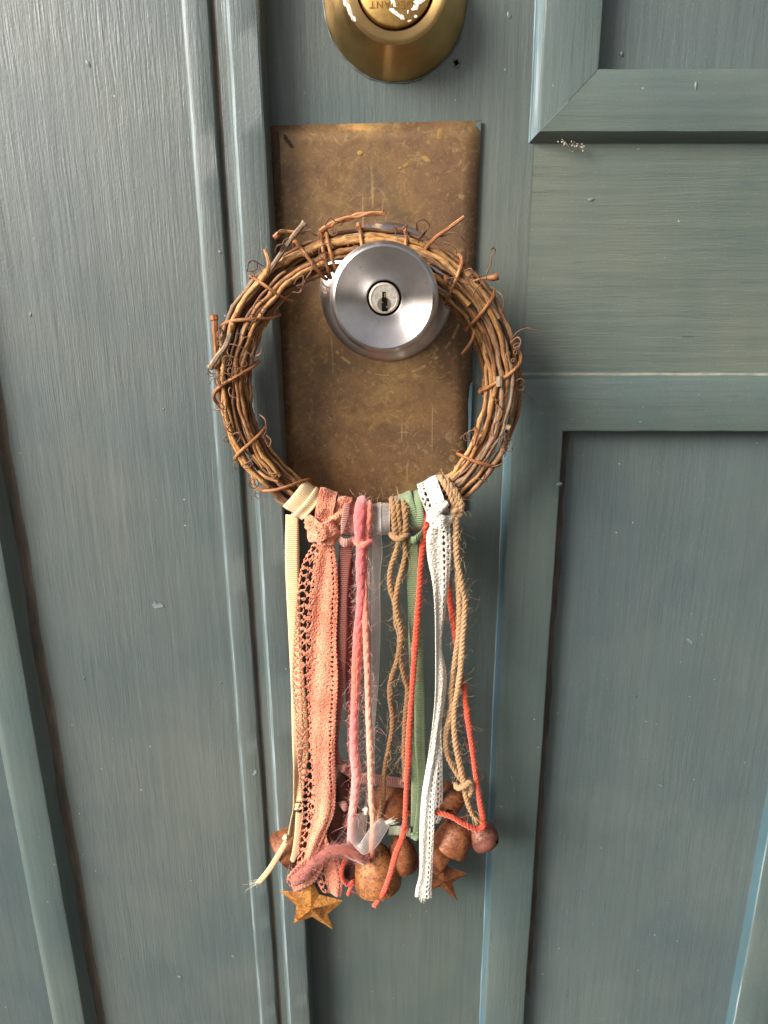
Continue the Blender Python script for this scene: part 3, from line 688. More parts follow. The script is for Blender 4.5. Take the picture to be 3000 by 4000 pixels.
# curled tendrils
TD = [[(1900, 1070, 40), (1915, 1035, 42), (1920, 1000, 43), (1935, 985, 44), (1930, 968, 45), (1918, 975, 45), (1926, 960, 46)],
      [(2000, 1322, 40), (2025, 1295, 42), (2060, 1282, 43), (2090, 1290, 44), (2112, 1284, 44)],
      [(1995, 1340, 40), (2020, 1318, 43), (2034, 1330, 44), (2028, 1350, 44), (2012, 1358, 43)],
      [(1940, 1135, 41), (1960, 1155, 43), (1968, 1185, 43), (1960, 1225, 42)],
      [(1720, 925, 42), (1770, 910, 44), (1805, 930, 45), (1828, 970, 44), (1828, 1020, 42)],
      [(1630, 900, 40), (1628, 870, 42), (1655, 858, 43), (1678, 880, 43), (1668, 900, 42)],
      [(1550, 900, 40), (1545, 885, 41), (1570, 895, 42), (1590, 878, 43), (1585, 910, 42), (1600, 925, 42)],
      [(1600, 915, 41), (1640, 930, 42), (1665, 900, 43), (1640, 925, 43), (1635, 950, 42)],
      [(1720, 945, 42), (1760, 955, 43), (1785, 985, 43), (1770, 1010, 42)],
      [(965, 1060, 40), (975, 1022, 43), (1000, 1020, 44), (1003, 1050, 44), (980, 1060, 44), (968, 1045, 43), (985, 1018, 42), (1030, 1040, 41)],
      [(860, 1290, 41), (868, 1310, 43), (855, 1318, 43), (850, 1300, 43), (866, 1288, 42), (872, 1310, 41), (850, 1340, 42), (875, 1370, 41)],
      [(890, 1345, 41), (920, 1348, 43), (965, 1370, 43), (985, 1410, 43), (978, 1425, 42)],
      [(1000, 1390, 41), (1015, 1385, 42), (1022, 1372, 43), (1018, 1365, 43)],
      [(1150, 1110, 40), (1165, 1085, 42), (1185, 1080, 43), (1180, 1110, 43), (1160, 1117, 42), (1178, 1130, 42), (1170, 1142, 42), (1142, 1140, 42)],
      [(1220, 1020, 42), (1215, 1060, 43), (1195, 1090, 42), (1172, 1140, 41)],
      [(1255, 1100, 44), (1268, 1115, 45), (1258, 1105, 46), (1278, 1122, 46), (1300, 1125, 46)],
      [(1262, 1130, 44), (1270, 1145, 45), (1280, 1142, 46), (1275, 1125, 46)],
      [(1080, 920, 41), (1095, 900, 43), (1120, 902, 43), (1090, 905, 43)],
      [(1075, 985, 41), (1085, 960, 43), (1110, 958, 43), (1095, 990, 42), (1110, 940, 43), (1140, 935, 42), (1130, 970, 42)],
      [(1190, 905, 42), (1215, 900, 43), (1225, 915, 43), (1240, 920, 42)],
      [(1270, 880, 42), (1290, 850, 44), (1310, 865, 44), (1340, 868, 43), (1325, 885, 43)],
      [(835, 1600, 39), (860, 1600, 42), (875, 1590, 43), (862, 1575, 43), (855, 1590, 43), (880, 1600, 42)],
      [(870, 1625, 39), (885, 1660, 41), (900, 1650, 42), (890, 1680, 42), (905, 1690, 41)],
      [(905, 1700, 40), (930, 1690, 43), (940, 1705, 43), (925, 1730, 43), (922, 1715, 43), (940, 1735, 42)],
      [(945, 1820, 40), (970, 1805, 43), (985, 1795, 43), (975, 1825, 42), (955, 1830, 42)],
      [(1045, 1830, 41), (1055, 1850, 43), (1080, 1850, 43), (1070, 1870, 42)],
      [(1015, 1620, 40), (1035, 1640, 43), (1040, 1680, 43), (1025, 1710, 42)],
      [(1040, 1700, 40), (1058, 1720, 41), (1050, 1745, 41), (1035, 1720, 41)],
      [(1940, 1580, 41), (1960, 1610, 43), (1950, 1640, 43), (1930, 1660, 42), (1925, 1700, 42), (1910, 1690, 42)],
      [(1960, 1600, 42), (1965, 1640, 43), (1940, 1680, 43), (1930, 1730, 42), (1900, 1760, 42)],
      [(1975, 1690, 41), (1970, 1720, 42), (1975, 1760, 41), (1970, 1785, 40)],
      [(1915, 1825, 39), (1940, 1820, 40), (1965, 1808, 41), (1970, 1800, 41)],
      [(1855, 1885, 40), (1865, 1870, 41), (1900, 1880, 41), (1890, 1870, 41), (1897, 1850, 41)],
      [(1745, 1090, 42), (1780, 1085, 44), (1800, 1100, 44), (1835, 1110, 44), (1825, 1080, 44), (1860, 1090, 43)],
      [(1815, 1060, 42), (1840, 1050, 44), (1850, 1080, 44), (1830, 1085, 44), (1860, 1060, 43), (1880, 1100, 42)],
      [(1845, 1160, 42), (1860, 1130, 43), (1880, 1110, 43), (1885, 1130, 42)]]
for k, pts in enumerate(TD):
    tube_px('tendril', pts, random.uniform(.32, .48), 'tendril', wreath, 56, 6, .35)
for k in range(38):
    th = random.uniform(-.75, 3.95); th0 = th; a = random.uniform(-10, 10); P = []
    rad = random.uniform(1.2, 3.2); turns = random.uniform(1, 2.6); dx, dz = random.uniform(-7, 7), random.uniform(-7, 7); c0 = ring_pt(th, a, math.sqrt(max(4, 100-a*a))+1)
    for i in range(40):
        f = i/39; q = turns*6.283*f; P.append(c0+np.array((dx*f+rad*(1-f*.4)*math.cos(q), -1.2*f-.8*math.sin(q*.5), dz*f+rad*(1-f*.4)*math.sin(q))))
    mb = MB(); mb.tube(P, [.27*(1-.3*i/39) for i in range(40)], 5); obj('tendril', mb, M['tendril'], wreath)

# ------------------------------------------------------------------ textile helpers
def strip_rows(rows, nv):
    """rows (xl,yl,xr,yr,dl,dr) -> left and right edges in mm"""
    L = spline([U(a[0], a[1], a[4]) for a in rows], nv); Rr = spline([U(a[2], a[3], a[5]) for a in rows], nv); return L, Rr
def strip(rows, nu=9, nv=80, bow=0., fold=None, hole=None, edge=None):
    L, Rr = strip_rows(rows, nv)
    mid = (L+Rr)/2; s = np.concatenate(([0], np.cumsum(np.linalg.norm(np.diff(mid, axis=0), axis=1))))
    P = np.zeros((nv, nu, 3)); UV = np.zeros((nv, nu, 2))
    for j in range(nv):
        w = np.linalg.norm(Rr[j]-L[j]); T = mid[min(j+1, nv-1)]-mid[max(j-1, 0)]; X = Rr[j]-L[j]
        N = np.cross(X, T); N /= (np.linalg.norm(N)+1e-9)
        if N[1] > 0: N = -N
        for i in range(nu):
            u = i/(nu-1); e = 0
            if edge: e = edge(u, s[j])
            p = L[j]*(1-u)+Rr[j]*u+X/(w+1e-9)*e
            o = bow*(1-(2*u-1)**2)
            if fold: o += fold(u, s[j])
            P[j, i] = p+N*o; UV[j, i] = (u, s[j])
    keep = None
    if hole:
        keep = np.array([[not hole((i+.5)/(nu-1), s[j], i, j) for i in range(nu-1)] for j in range(nv-1)])
    return P, UV, keep
def ribbon(name, rows, mat, parent, nu=7, nv=90, bow=.25, fold=None, hole=None, edge=None, solid=.35, uvmm=None, label=None):
    P, UV, keep = strip(rows, nu, nv, bow, fold, hole, edge)
    if uvmm: UV = UV*np.array((uvmm, 1.0))
    mb = MB(); mb.grid(P, UV, keep); return obj(name, mb, M[mat], parent, solid=solid, label=label, edge=70)
def V(y, xl, xr, dl, dr=None, dy=0): return (xl, y, xr, y+dy, dl, dl if dr is None else dr)
def band(name, cx, cy, d, ang, r, rd, w, mat, parent, skew=0, arc=(0, 360), nu=8, nv=64, wob=.25, hole=None, solid=.4, uvmm=None):
    """a ribbon taken round the wreath: centre in the picture, tangent angle of the wreath there"""
    c = U(cx, cy, d); q = R(ang); t = np.array((math.cos(q), 0, math.sin(q))); n = np.array((-math.sin(q), 0, math.cos(q)))
    P = np.zeros((nv, nu, 3)); UV = np.zeros((nv, nu, 2)); ph = random.random()*6
    for j in range(nv):
        f = R(arc[0]+(arc[1]-arc[0])*j/(nv-1))
        for i in range(nu):
            u = i/(nu-1); k = 1+wob*.05*math.sin(f*5+ph+u*3)+.04*math.sin(u*6+ph)
            P[j, i] = c+n*r*k*math.cos(f)+np.array((0, -rd*k*math.sin(f), 0))+t*((u-.5)*w+skew*math.cos(f))
            UV[j, i] = (u, f*(r+rd)/2)
    if uvmm: UV = UV*np.array((uvmm, 1.0))
    keep = None
    if hole: keep = np.array([[not hole((i+.5)/(nu-1), UV[j, 0, 1], i, j) for i in range(nu-1)] for j in range(nv-1)])
    mb = MB(); mb.grid(P, UV, keep); return obj(name, mb, M[mat], parent, solid=solid, edge=70)
def plied(pts, rad, plies=2, pitch=5., n=None, jitter=.0, sides=7, spread=.52, slub=.1):
    """twisted strand through picture points"""
    P = np.array([U(*p) for p in pts]); ln = np.sum(np.linalg.norm(np.diff(P, axis=0), axis=1))
    n = n or int(max(24, ln/pitch*9)); P = spline(P, n)
    T = np.gradient(P, axis=0); T /= np.linalg.norm(T, axis=1)[:, None]
    A = np.cross(T, np.array((0, 1.0, .12))); A /= np.linalg.norm(A, axis=1)[:, None]; B = np.cross(T, A)
    s = np.concatenate(([0], np.cumsum(np.linalg.norm(np.diff(P, axis=0), axis=1))))
    mb = MB(); ph = random.random()*6
    for k in range(plies):
        q = s/pitch*2*math.pi+2*math.pi*k/plies+ph+.5*np.sin(s*.07+ph)
        m = 1+slub*np.sin(s*.09+ph)+slub*.6*np.sin(s*.31+2*ph+k)
        Q = P+(A*np.cos(q)[:, None]+B*np.sin(q)[:, None])*(rad*spread*m)[:, None]
        rr = rad*(1-spread+.12)*m*(1.15 if plies > 1 else 1)
        mb.tube(Q, rr, sides)
    return mb, P
def fuzz(P, rad, count, length, mat, parent, thick=.07, curl=1.0):
    """loose fibres: count thin three-sided hairs bent away from the strand"""
    n = len(P); K = 5
    idx = rng.integers(1, n-1, count); p = P[idx]; t = P[idx+1]-P[idx-1]; t /= np.linalg.norm(t, axis=1)[:, None]+1e-9
    v = rng.normal(size=(count, 3)); v -= t*np.sum(v*t, axis=1)[:, None]; v /= np.linalg.norm(v, axis=1)[:, None]+1e-9
    w = rng.normal(size=(count, 3)); w2 = rng.normal(size=(count, 3)); L = (length*np.minimum(rng.gamma(2.0, .42, count), 1.9))[:, None]; sgn = rng.choice((-1, 1), count)[:, None]
    pts = np.zeros((count, K, 3))
    for k in range(K):
        f = k/(K-1); pts[:, k] = p+v*(rad*1.12+L*.75*f)+t*sgn*L*.8*f+w*curl*.45*L*f*f+w2*curl*.22*L*math.sin(math.pi*f)
    a = np.cross(v, t); off = [v*thick, (-.5*v+.87*a)*thick, (-.5*v-.87*a)*thick]
    Vt = np.zeros((count, K, 3, 3))
    for k in range(K):
        for q in range(3): Vt[:, k, q] = pts[:, k]+off[q]*(1-.5*k/(K-1))
    F1 = [(k*3+q, k*3+(q+1) % 3, k*3+3+(q+1) % 3, k*3+3+q) for k in range(K-1) for q in range(3)]
    base = np.arange(count)[:, None, None]*K*3+np.array(F1)[None]
    mb = MB(); mb.v = [tuple(x) for x in Vt.reshape(-1, 3)]; mb.f = base.reshape(-1, 4).tolist(); mb.m = [0]*len(mb.f); mb.uv = [[(0, 0)]*4]*len(mb.f)
    return obj('fuzz', mb, mat, parent, kind='stuff')
def strand(name, pts, rad, mat, parent, fz=None, plies=2, pitch=5., label=None, **k):
    mb, P = plied(pts, rad, plies, pitch, **k); o = obj(name, mb, M[mat], parent, label=label, edge=80)
    if fz: fuzz(P, rad, fz[0], fz[1], M[fz[2]], o, *fz[3:])
    return o
def lump(name, px, py, d, rx, ry, rz, mat, parent, amp=.14, rot=0, uvs=14, label=None):
    """soft knot: an uneven ellipsoid (half sizes in mm)"""
    c = U(px, py, d); mb = MB(); nu, nv = 30, 18; P = np.zeros((nv, nu+1, 3)); UV = np.zeros((nv, nu+1, 2)); a, b = random.random()*6, random.random()*6
    for j in range(nv):
        v = math.pi*j/(nv-1)
        for i in range(nu+1):
            u = 2*math.pi*i/nu; k = 1+amp*math.sin(3*u+a+2*v)*math.sin(v)+amp*.7*math.sin(5*v+b+u)*math.sin(v)
            x, z, y = rx*k*math.sin(v)*math.cos(u), rz*k*math.cos(v), ry*k*math.sin(v)*math.sin(u)
            P[j, i] = c+np.array((x*math.cos(rot)-z*math.sin(rot), y, x*math.sin(rot)+z*math.cos(rot))); UV[j, i] = (i/nu*uvs, j/(nv-1)*uvs*.6)
    mb.grid(P, UV); return obj(name, mb, M[mat], parent, label=label, edge=80)
def tuft(px, py, d, direction, n, length, mat, parent, spread=.35, thick=.06):
    c = U(px, py, d); v0 = np.array(direction, float); v0 /= np.linalg.norm(v0); mb = MB()
    for _ in range(n):
        v = v0+np.array([random.gauss(0, spread) for _ in range(3)]); s = np.array([random.gauss(0, .5) for _ in range(3)]); L = length*random.uniform(.5, 1.2)
        mb.tube([c+s+v*L*f+np.array((0, 0, -.25*L*f*f))*random.random() for f in (0, .3, .65, 1)], [thick]*4, 3, cap=False)
    return obj('frayed_end', mb, M[mat], parent, kind='stuff')

def edge_holes(h): return h
# ------------------------------------------------------------------ cream ribbon
cr = thing('ribbon', 'cream ribbed ribbon, leftmost of the tied strands', 'ribbon', U(1180, 1990, 30))
band('loop', 1181, 1948, 31, -37, 8.6, 10.2, 11.5, 'cream', cr, .6)
band('loop', 1204, 1966, 31, -33, 9.2, 10.9, 6.0, 'cream', cr, 1.6)
ribbon('tail', [V(2010, 1116, 1166, 34), V(2200, 1114, 1166, 34), V(2500, 1128, 1172, 33), V(2700, 1137, 1180, 32), V(2900, 1141, 1186, 31, 29), V(3020, 1146, 1172, 30, 26), V(3150, 1145, 1160, 29, 25), V(3200, 1136, 1150, 29, 26), V(3270, 1122, 1140, 29, 27)], 'cream', cr, nv=160)
ribbon('tail', [V(2050, 1128, 1168, 27), V(2500, 1140, 1178, 26), V(2800, 1158, 1204, 26), V(2920, 1162, 1208, 26), V(3060, 1160, 1190, 27), V(3130, 1157, 1182, 28)], 'cream', cr, nv=120)
lump('knot', 1166, 3150, 29, 2.4, 2.2, 2.2, 'cream', cr, .18)
lump('knot', 1118, 3275, 30, 1.9, 2, 2.6, 'cream', cr, .2, .3)
ribbon('tail_end', [(1156, 3172, 1182, 3176, 31, 30), (1150, 3260, 1178, 3262, 32, 31), (1140, 3330, 1166, 3333, 32, 31), (1130, 3365, 1150, 3369, 31, 31)], 'cream', cr, nv=40)
ribbon('tail_end', [(1110, 3282, 1126, 3296, 32, 32), (1075, 3340, 1092, 3354, 33, 33), (1040, 3395, 1056, 3410, 34, 34), (1004, 3440, 1020, 3453, 35, 35)], 'cream', cr, nv=50)
tuft(1012, 3446, 35, (-.9, -.2, -.2), 22, 6, 'fuzz_cream', cr, .35)
tuft(1138, 3366, 31, (-.35, -.2, -1), 16, 5, 'fuzz_cream', cr, .25)

# ------------------------------------------------------------------ peach lace
pl = thing('lace', 'peach crochet lace strip with open holes, widest of the tied strands', 'lace', U(1280, 2040, 32))
def pin(u, s, i, j): return math.sin(i*12.9898+j*78.233)*43758.5453 % 1
def jit(n, k): return (math.sin(n*17.13+k*7.7)*4375.5453) % 1-.5
def peach_hole(u, s, i, j):
    n = math.floor(s/7.2); k = (s % 7.2)/7.2
    if (abs(u-.285-.02*jit(n, 1))/(.082+.03*jit(n, 2)))**2+((k-.5)/(.40+.1*jit(n, 3)))**2 < 1: return True
    n = math.floor((s+3.1)/4.6); k2 = ((s+3.1) % 4.6)/4.6
    if (abs(u-.11-.02*jit(n, 4))/(.070+.02*jit(n, 5)))**2+((k2-.5)/(.38+.1*jit(n, 6)))**2 < 1: return True
    n = math.floor((s+1)/3.6); k3 = ((s+1) % 3.6)/3.6
    if (abs(u-.195)/(.026+.02*jit(n, 7)))**2+((k3-.5)/.28)**2 < 1: return True
    if (abs(u-.035)/.02)**2+((k3-.3)/.25)**2 < 1: return True
    n = math.floor((s+.5)/3.0); k4 = ((s+.5) % 3.0)/3.0
    if (abs(u-.90-.03*jit(n, 8))/(.03+.02*jit(n, 9)))**2+((k4-.5)/(.28+.1*jit(n, 10)))**2 < 1: return True
    if (abs(u-.38)/.02)**2+(((s+2.8) % 3.6/3.6-.5)/.24)**2 < 1 and jit(n, 11) > -.2: return True
    return .42 < u < .86 and pin(u, s, i, j) < .03
def peach_edge(u, s): 
    e = 0
    if u > .93: e = .75*abs(math.sin(s*1.25))*(u-.93)/.07
    if u < .05: e = -.7*abs(math.sin(s*1.1))*(.05-u)/.05
    return e
pf = lambda u, s: 1.0*math.sin(u*7+.4+s*.012)*min(1, s/30)+.35*math.sin(u*15+s*.05)*min(1, s/20)
band('loop', 1275, 1985, 32, -22, 9.2, 10.6, 9.5, 'peach', pl, -2.0, nu=26, nv=110, wob=1.6, uvmm=12, hole=lambda u, s, i, j: pin(u, s, i, j) < .05, solid=.6)
band('loop', 1322, 2000, 31, -14, 8.6, 10.2, 7, 'peach', pl, 2.0, nu=18, nv=110, wob=1.6, uvmm=8, hole=lambda u, s, i, j: pin(u, s, i, j) < .06, solid=.6)
ph_ = lambda u, s, i, j: pin(u, s, i, j) < .07
band('knot', 1258, 2056, 38, 66, 9.2, 6.5, 7.5, 'peach', pl, 1.0, nu=22, nv=110, wob=2.4, uvmm=8, hole=ph_, solid=.7)
band('knot', 1262, 2062, 38, 100, 7.6, 7.0, 9.0, 'peach', pl, -1.2, nu=22, nv=110, wob=2.4, uvmm=8, hole=ph_, solid=.7)
band('knot', 1270, 2096, 38, 92, 5.6, 5.2, 6.0, 'peach', pl, .8, nu=18, nv=90, wob=2, uvmm=6, hole=ph_, solid=.7)
ribbon('tail', [V(2085, 1232, 1308, 40), V(2130, 1222, 1302, 40), V(2200, 1186, 1312, 39), V(2320, 1164, 1318, 38), V(2500, 1152, 1312, 37), V(2650, 1146, 1318, 37), V(2800, 1156, 1310, 36), V(2950, 1166, 1305, 36), V(3080, 1178, 1308, 35), V(3180, 1184, 1300, 35), V(3270, 1170, 1262, 35), V(3350, 1166, 1230, 36), V(3400, 1160, 1222, 37)],
       'peach', pl, nu=56, nv=420, bow=.6, fold=pf, hole=peach_hole, edge=peach_edge, solid=.6, uvmm=22)
ribbon('tail', [V(2150, 1235, 1300, 35), V(2500, 1200, 1305, 32), V(2900, 1215, 1312, 31), V(3060, 1222, 1305, 31), V(3180, 1215, 1286, 32), V(3270, 1222, 1275, 33), (1225, 3345, 1312, 3330, 34, 33), (1238, 3430, 1336, 3420, 35, 34), (1262, 3480, 1330, 3502, 35, 34)],
       'peach', pl, nu=44, nv=380, bow=.6, fold=lambda u, s: .8*math.sin(u*9+s*.03), hole=lambda u, s, i, j: peach_hole(u if s > 0 else u, s, i, j), edge=peach_edge, solid=.6, uvmm=18)
ribbon('tail_end', [(1215, 3335, 1262, 3385, 37, 37), (1170, 3375, 1230, 3440, 38, 38), (1128, 3420, 1180, 3468, 38, 38), (1122, 3445, 1150, 3482, 38, 38)], 'peach', pl, nu=20, nv=60, bow=.2, hole=lambda u, s, i, j: pin(u, s, i, j) < .08 or peach_hole(u*.5, s*1.5, i, j), edge=peach_edge, solid=.7, uvmm=12)

# ------------------------------------------------------------------ mauve ribbon
mv_ = thing('ribbon', 'dusky mauve ribbed ribbon right of the peach lace', 'ribbon', U(1360, 2030, 30))
band('loop', 1368, 2028, 31, -6, 8.4, 10.2, 8.4, 'mauve_lt', mv_, -.8)
ribbon('loop', [(1345, 1968, 1368, 1962, 41, 40), (1336, 2010, 1362, 2020, 43, 42.5), (1332, 2060, 1345, 2075, 42.5, 42.5), (1332, 2085, 1336, 2088, 42, 42)], 'mauve_lt', mv_, nv=30)
ribbon('knot', [(1326, 2090, 1328, 2128, 39, 39), (1350, 2104, 1350, 2138, 43, 43), (1386, 2094, 1384, 2128, 40, 40)], 'mauve_lt', mv_, nv=24, bow=.8)
ribbon('tail', [V(2118, 1325, 1383, 38), V(2300, 1318, 1360, 37, 38), V(2500, 1312, 1356, 36), V(2700, 1306, 1344, 35), V(2900, 1305, 1322, 34), V(2985, 1312, 1338, 33)], 'mauve', mv_, nv=120)
ribbon('tail', [V(2120, 1335, 1380, 34), V(2300, 1344, 1381, 34), V(2500, 1348, 1378, 33), V(2700, 1352, 1376, 32), V(2900, 1358, 1374, 31), V(3040, 1366, 1376, 30)], 'mauve', mv_, nv=110)
lump('knot', 1332, 2992, 30, 3.6, 3, 3.2, 'mauve_lt', mv_, .2)
ribbon('tail_end', [(1345, 2985, 1340, 3020, 29, 29), (1400, 3015, 1396, 3055, 27, 27), (1470, 3024, 1468, 3066, 26, 26), (1580, 3040, 1578, 3078, 25, 25)], 'mauve_lt', mv_, nv=60)
ribbon('tail_end', [(1322, 3130, 1345, 3118, 28, 28), (1322, 3140, 1358, 3140, 31, 31), (1340, 3165, 1354, 3164, 31, 31)], 'mauve_lt', mv_, nv=20, bow=1)

# ------------------------------------------------------------------ organza ribbon
og = thing('ribbon', 'sheer white organza ribbon with a folded bow at its lower end', 'ribbon', U(1485, 2030, 30))
band('loop', 1490, 2026, 31, 0, 8.2, 10.4, 9.2, 'organza', og, 0, uvmm=1, solid=0, nu=14)
band('loop', 1468, 2028, 31.5, 2, 8.5, 10.8, 6, 'organza', og, 0, uvmm=1, solid=0, nu=14)
ribbon('tail', [V(2090, 1440, 1490, 36), V(2160, 1430, 1494, 35), V(2250, 1435, 1486, 34), V(2450, 1440, 1484, 33), V(2650, 1436, 1480, 32), V(2850, 1438, 1464, 31), V(3050, 1436, 1462, 31), V(3150, 1424, 1440, 31)], 'organza', og, nu=15, nv=110, solid=0, bow=.6)
ribbon('tail', [V(2090, 1455, 1480, 32), V(2260, 1452, 1484, 31), V(2500, 1450, 1486, 30), V(2750, 1448, 1468, 30), V(3000, 1440, 1462, 30)], 'organza', og, nu=15, nv=90, solid=0)
lump('knot', 1428, 3165, 33, 1.8, 1.8, 2.6, 'fuzz_cream', og, .2)
ribbon('bow_loop', [(1412, 3172, 1436, 3178, 33, 33), (1376, 3198, 1432, 3230, 38, 34), (1366, 3262, 1424, 3278, 42, 38), (1376, 3295, 1410, 3292, 43, 41), (1400, 3322, 1412, 3286, 44, 43), (1424, 3338, 1415, 3282, 44, 44), (1470, 3308, 1440, 3242, 42, 43), (1505, 3255, 1480, 3200, 40, 40), (1522, 3225, 1496, 3196, 39, 38)], 'organza', og, nu=15, nv=90, solid=0, bow=.4)
tuft(1508, 3212, 39, (.7, -.1, .45), 26, 6, 'fuzz_cream', og, .22, .05)

# ------------------------------------------------------------------ pink yarn (two strands of one length)
pk = thing('yarn', 'thick fuzzy pink and coral yarn hanging in front of the organza ribbon', 'yarn', U(1420, 2030, 30))
strand('loop', [(1415, 1985, 18), (1414, 1958, 30), (1410, 1985, 42), (1405, 2040, 45), (1408, 2090, 43), (1414, 2118, 40)], 2.5, 'pink', pk, (60, 4, 'fuzz_pink'), 3, 20, spread=.24)
strand('loop', [(1440, 1990, 18), (1440, 1966, 32), (1440, 1995, 42), (1437, 2050, 44), (1432, 2110, 41)], 1.6, 'coral', pk, (50, 4, 'fuzz_pink'), 3, 16, spread=.26)
strand('knot', [(1388, 2106, 41), (1402, 2126, 44), (1425, 2128, 45), (1444, 2112, 42), (1440, 2098, 40)], 1.55, 'coral', pk, None, 2, 10, spread=.35)
strand('strand', [(1412, 2120, 41), (1408, 2250, 40), (1410, 2330, 39), (1398, 2480, 38), (1392, 2620, 38), (1384, 2800, 37), (1382, 2920, 37), (1390, 3020, 36), (1383, 3120, 36), (1374, 3200, 35), (1372, 3300, 33)], 2.2, 'pink', pk, (900, 3.6, 'fuzz_pink'), 3, 24, spread=.24, slub=.08)
strand('strand', [(1424, 2125, 39), (1425, 2280, 39), (1428, 2420, 39), (1434, 2600, 39), (1438, 2760, 39), (1444, 2900, 39), (1448, 3040, 38), (1450, 3120, 38), (1458, 3230, 38), (1450, 3340, 36)], 1.6, 'coral', pk, (800, 3.6, 'fuzz_pink'), 3, 20, spread=.26, slub=.1)
strand('strand_end', [(1428, 3352, 38), (1400, 3338, 40), (1350, 3322, 41), (1300, 3322, 41), (1262, 3342, 41), (1215, 3378, 41), (1175, 3420, 41), (1150, 3440, 40)], 2.7, 'rose', pk, (1800, 3.4, 'fuzz_rose'), 4, 34, spread=.3, slub=.22, label='dusky rose mohair end crossing the bottom of the peach lace')

# ------------------------------------------------------------------ brown jute twine
j1 = thing('twine', 'brown jute twine between the organza ribbon and the green ribbon', 'twine', U(1560, 2030, 30))
FZ = 'fuzz_jute'
for x, off in ((1535, 0), (1552, 1), (1578, .5)):
    strand('loop', [(x-6, 1985, 16), (x-4, 1950, 30), (x+2, 1985, 42), (x+8, 2050, 43), (x+14 if x < 1560 else x-4, 2100, 41)], 1.55, 'jute', j1, (45, 5, FZ), 3, 8)
strand('knot', [(1528, 2086, 40), (1545, 2102, 44), (1570, 2102, 45), (1592, 2085, 42)], 1.35, 'jute', j1, (20, 4, FZ), 3, 7)
strand('strand', [(1558, 2105, 42), (1545, 2160, 41), (1524, 2230, 40), (1526, 2300, 40), (1542, 2350, 39), (1548, 2430, 39), (1562, 2500, 39), (1550, 2580, 38), (1526, 2660, 37), (1524, 2730, 37), (1534, 2810, 36), (1524, 2890, 36), (1505, 2980, 35), (1498, 3060, 33), (1494, 3140, 32), (1478, 3210, 31)], 1.3, 'jute', j1, (300, 4, FZ), 3, 8)
strand('strand', [(1578, 2105, 41), (1582, 2170, 40), (1566, 2240, 40), (1550, 2310, 41), (1548, 2380, 41), (1568, 2470, 40), (1562, 2560, 38), (1578, 2640, 37), (1592, 2700, 36), (1584, 2800, 35), (1578, 2930, 34), (1582, 3050, 33)], 1.35, 'jute', j1, (300, 4, FZ), 3, 8)

# ------------------------------------------------------------------ green ribbon
gn = thing('ribbon', 'sage green ribbed ribbon between the brown twine and the red yarn', 'ribbon', U(1610, 2010, 30))
band('loop', 1625, 1998, 31, 14, 10.6, 11.4, 8.6, 'green', gn, .8)
band('loop', 1608, 1992, 31, 16, 9.8, 10.6, 7.6, 'green', gn, -1)
ribbon('knot', [(1592, 2092, 1596, 2120, 40, 40), (1618, 2095, 1620, 2122, 44, 44), (1650, 2066, 1648, 2100, 41, 41)], 'green', gn, nv=24, bow=.6)
ribbon('tail', [V(2112, 1586, 1636, 39), V(2300, 1590, 1640, 38), V(2500, 1602, 1652, 36), V(2700, 1616, 1658, 35), V(2900, 1620, 1662, 34), V(3050, 1630, 1664, 33), V(3180, 1624, 1652, 32), V(3262, 1610, 1634, 30)], 'green', gn, nv=150)
ribbon('tail', [V(2115, 1588, 1626, 35), V(2500, 1596, 1636, 32), V(2900, 1606, 1640, 31), V(3100, 1606, 1640, 30), V(3230, 1604, 1630, 29)], 'green', gn, nv=110)
lump('knot', 1622, 3262, 30, 3.0, 2.6, 3.2, 'green', gn, .22)
ribbon('tail_end', [(1522, 3228, 1518, 3262, 30, 30), (1560, 3226, 1556, 3262, 33, 33), (1604, 3235, 1604, 3268, 31, 31)], 'green_lt', gn, nv=30)

# ------------------------------------------------------------------ red yarn
rd = thing('yarn', 'orange-red wool yarn in two strands either side of the white lace', 'yarn', U(1665, 2020, 30))
strand('loop', [(1655, 1995, 22), (1652, 1960, 34), (1660, 2010, 41), (1668, 2060, 42)], 1.4, 'red', rd, (30, 3, 'fuzz_red'), 3, 7)
strand('strand', [(1664, 2030, 40), (1655, 2110, 40), (1644, 2200, 40), (1638, 2300, 40), (1628, 2440, 40), (1618, 2580, 40), (1608, 2720, 40), (1598, 2860, 40), (1594, 2960, 40), (1588, 3060, 40), (1584, 3160, 41), (1580, 3236, 42), (1568, 3280, 44), (1545, 3340, 46), (1525, 3410, 47), (1502, 3475, 47), (1462, 3540, 46)], 1.5, 'red', rd, (520, 2.6, 'fuzz_red'), 3, 7.5)
strand('strand', [(1700, 2060, 30), (1735, 2200, 31), (1752, 2300, 32), (1772, 2450, 33), (1788, 2550, 33), (1806, 2660, 34), (1826, 2800, 35), (1846, 2940, 36), (1862, 3060, 37), (1884, 3190, 38), (1886, 3228, 40), (1862, 3240, 41), (1815, 3220, 42), (1760, 3190, 42), (1700, 3172, 40), (1670, 3168, 37)], 1.45, 'red', rd, (480, 2.6, 'fuzz_red'), 3, 7.5)
lump('knot', 1580, 3238, 43, 2.0, 2, 2.2, 'red', rd, .2)
strand('strand_end', [(1352, 3352, 34), (1338, 3385, 35), (1336, 3425, 36), (1356, 3455, 36), (1378, 3446, 36), (1366, 3475, 35), (1360, 3496, 35)], 1.15, 'red', rd, (50, 3, 'fuzz_red'), 3, 7)

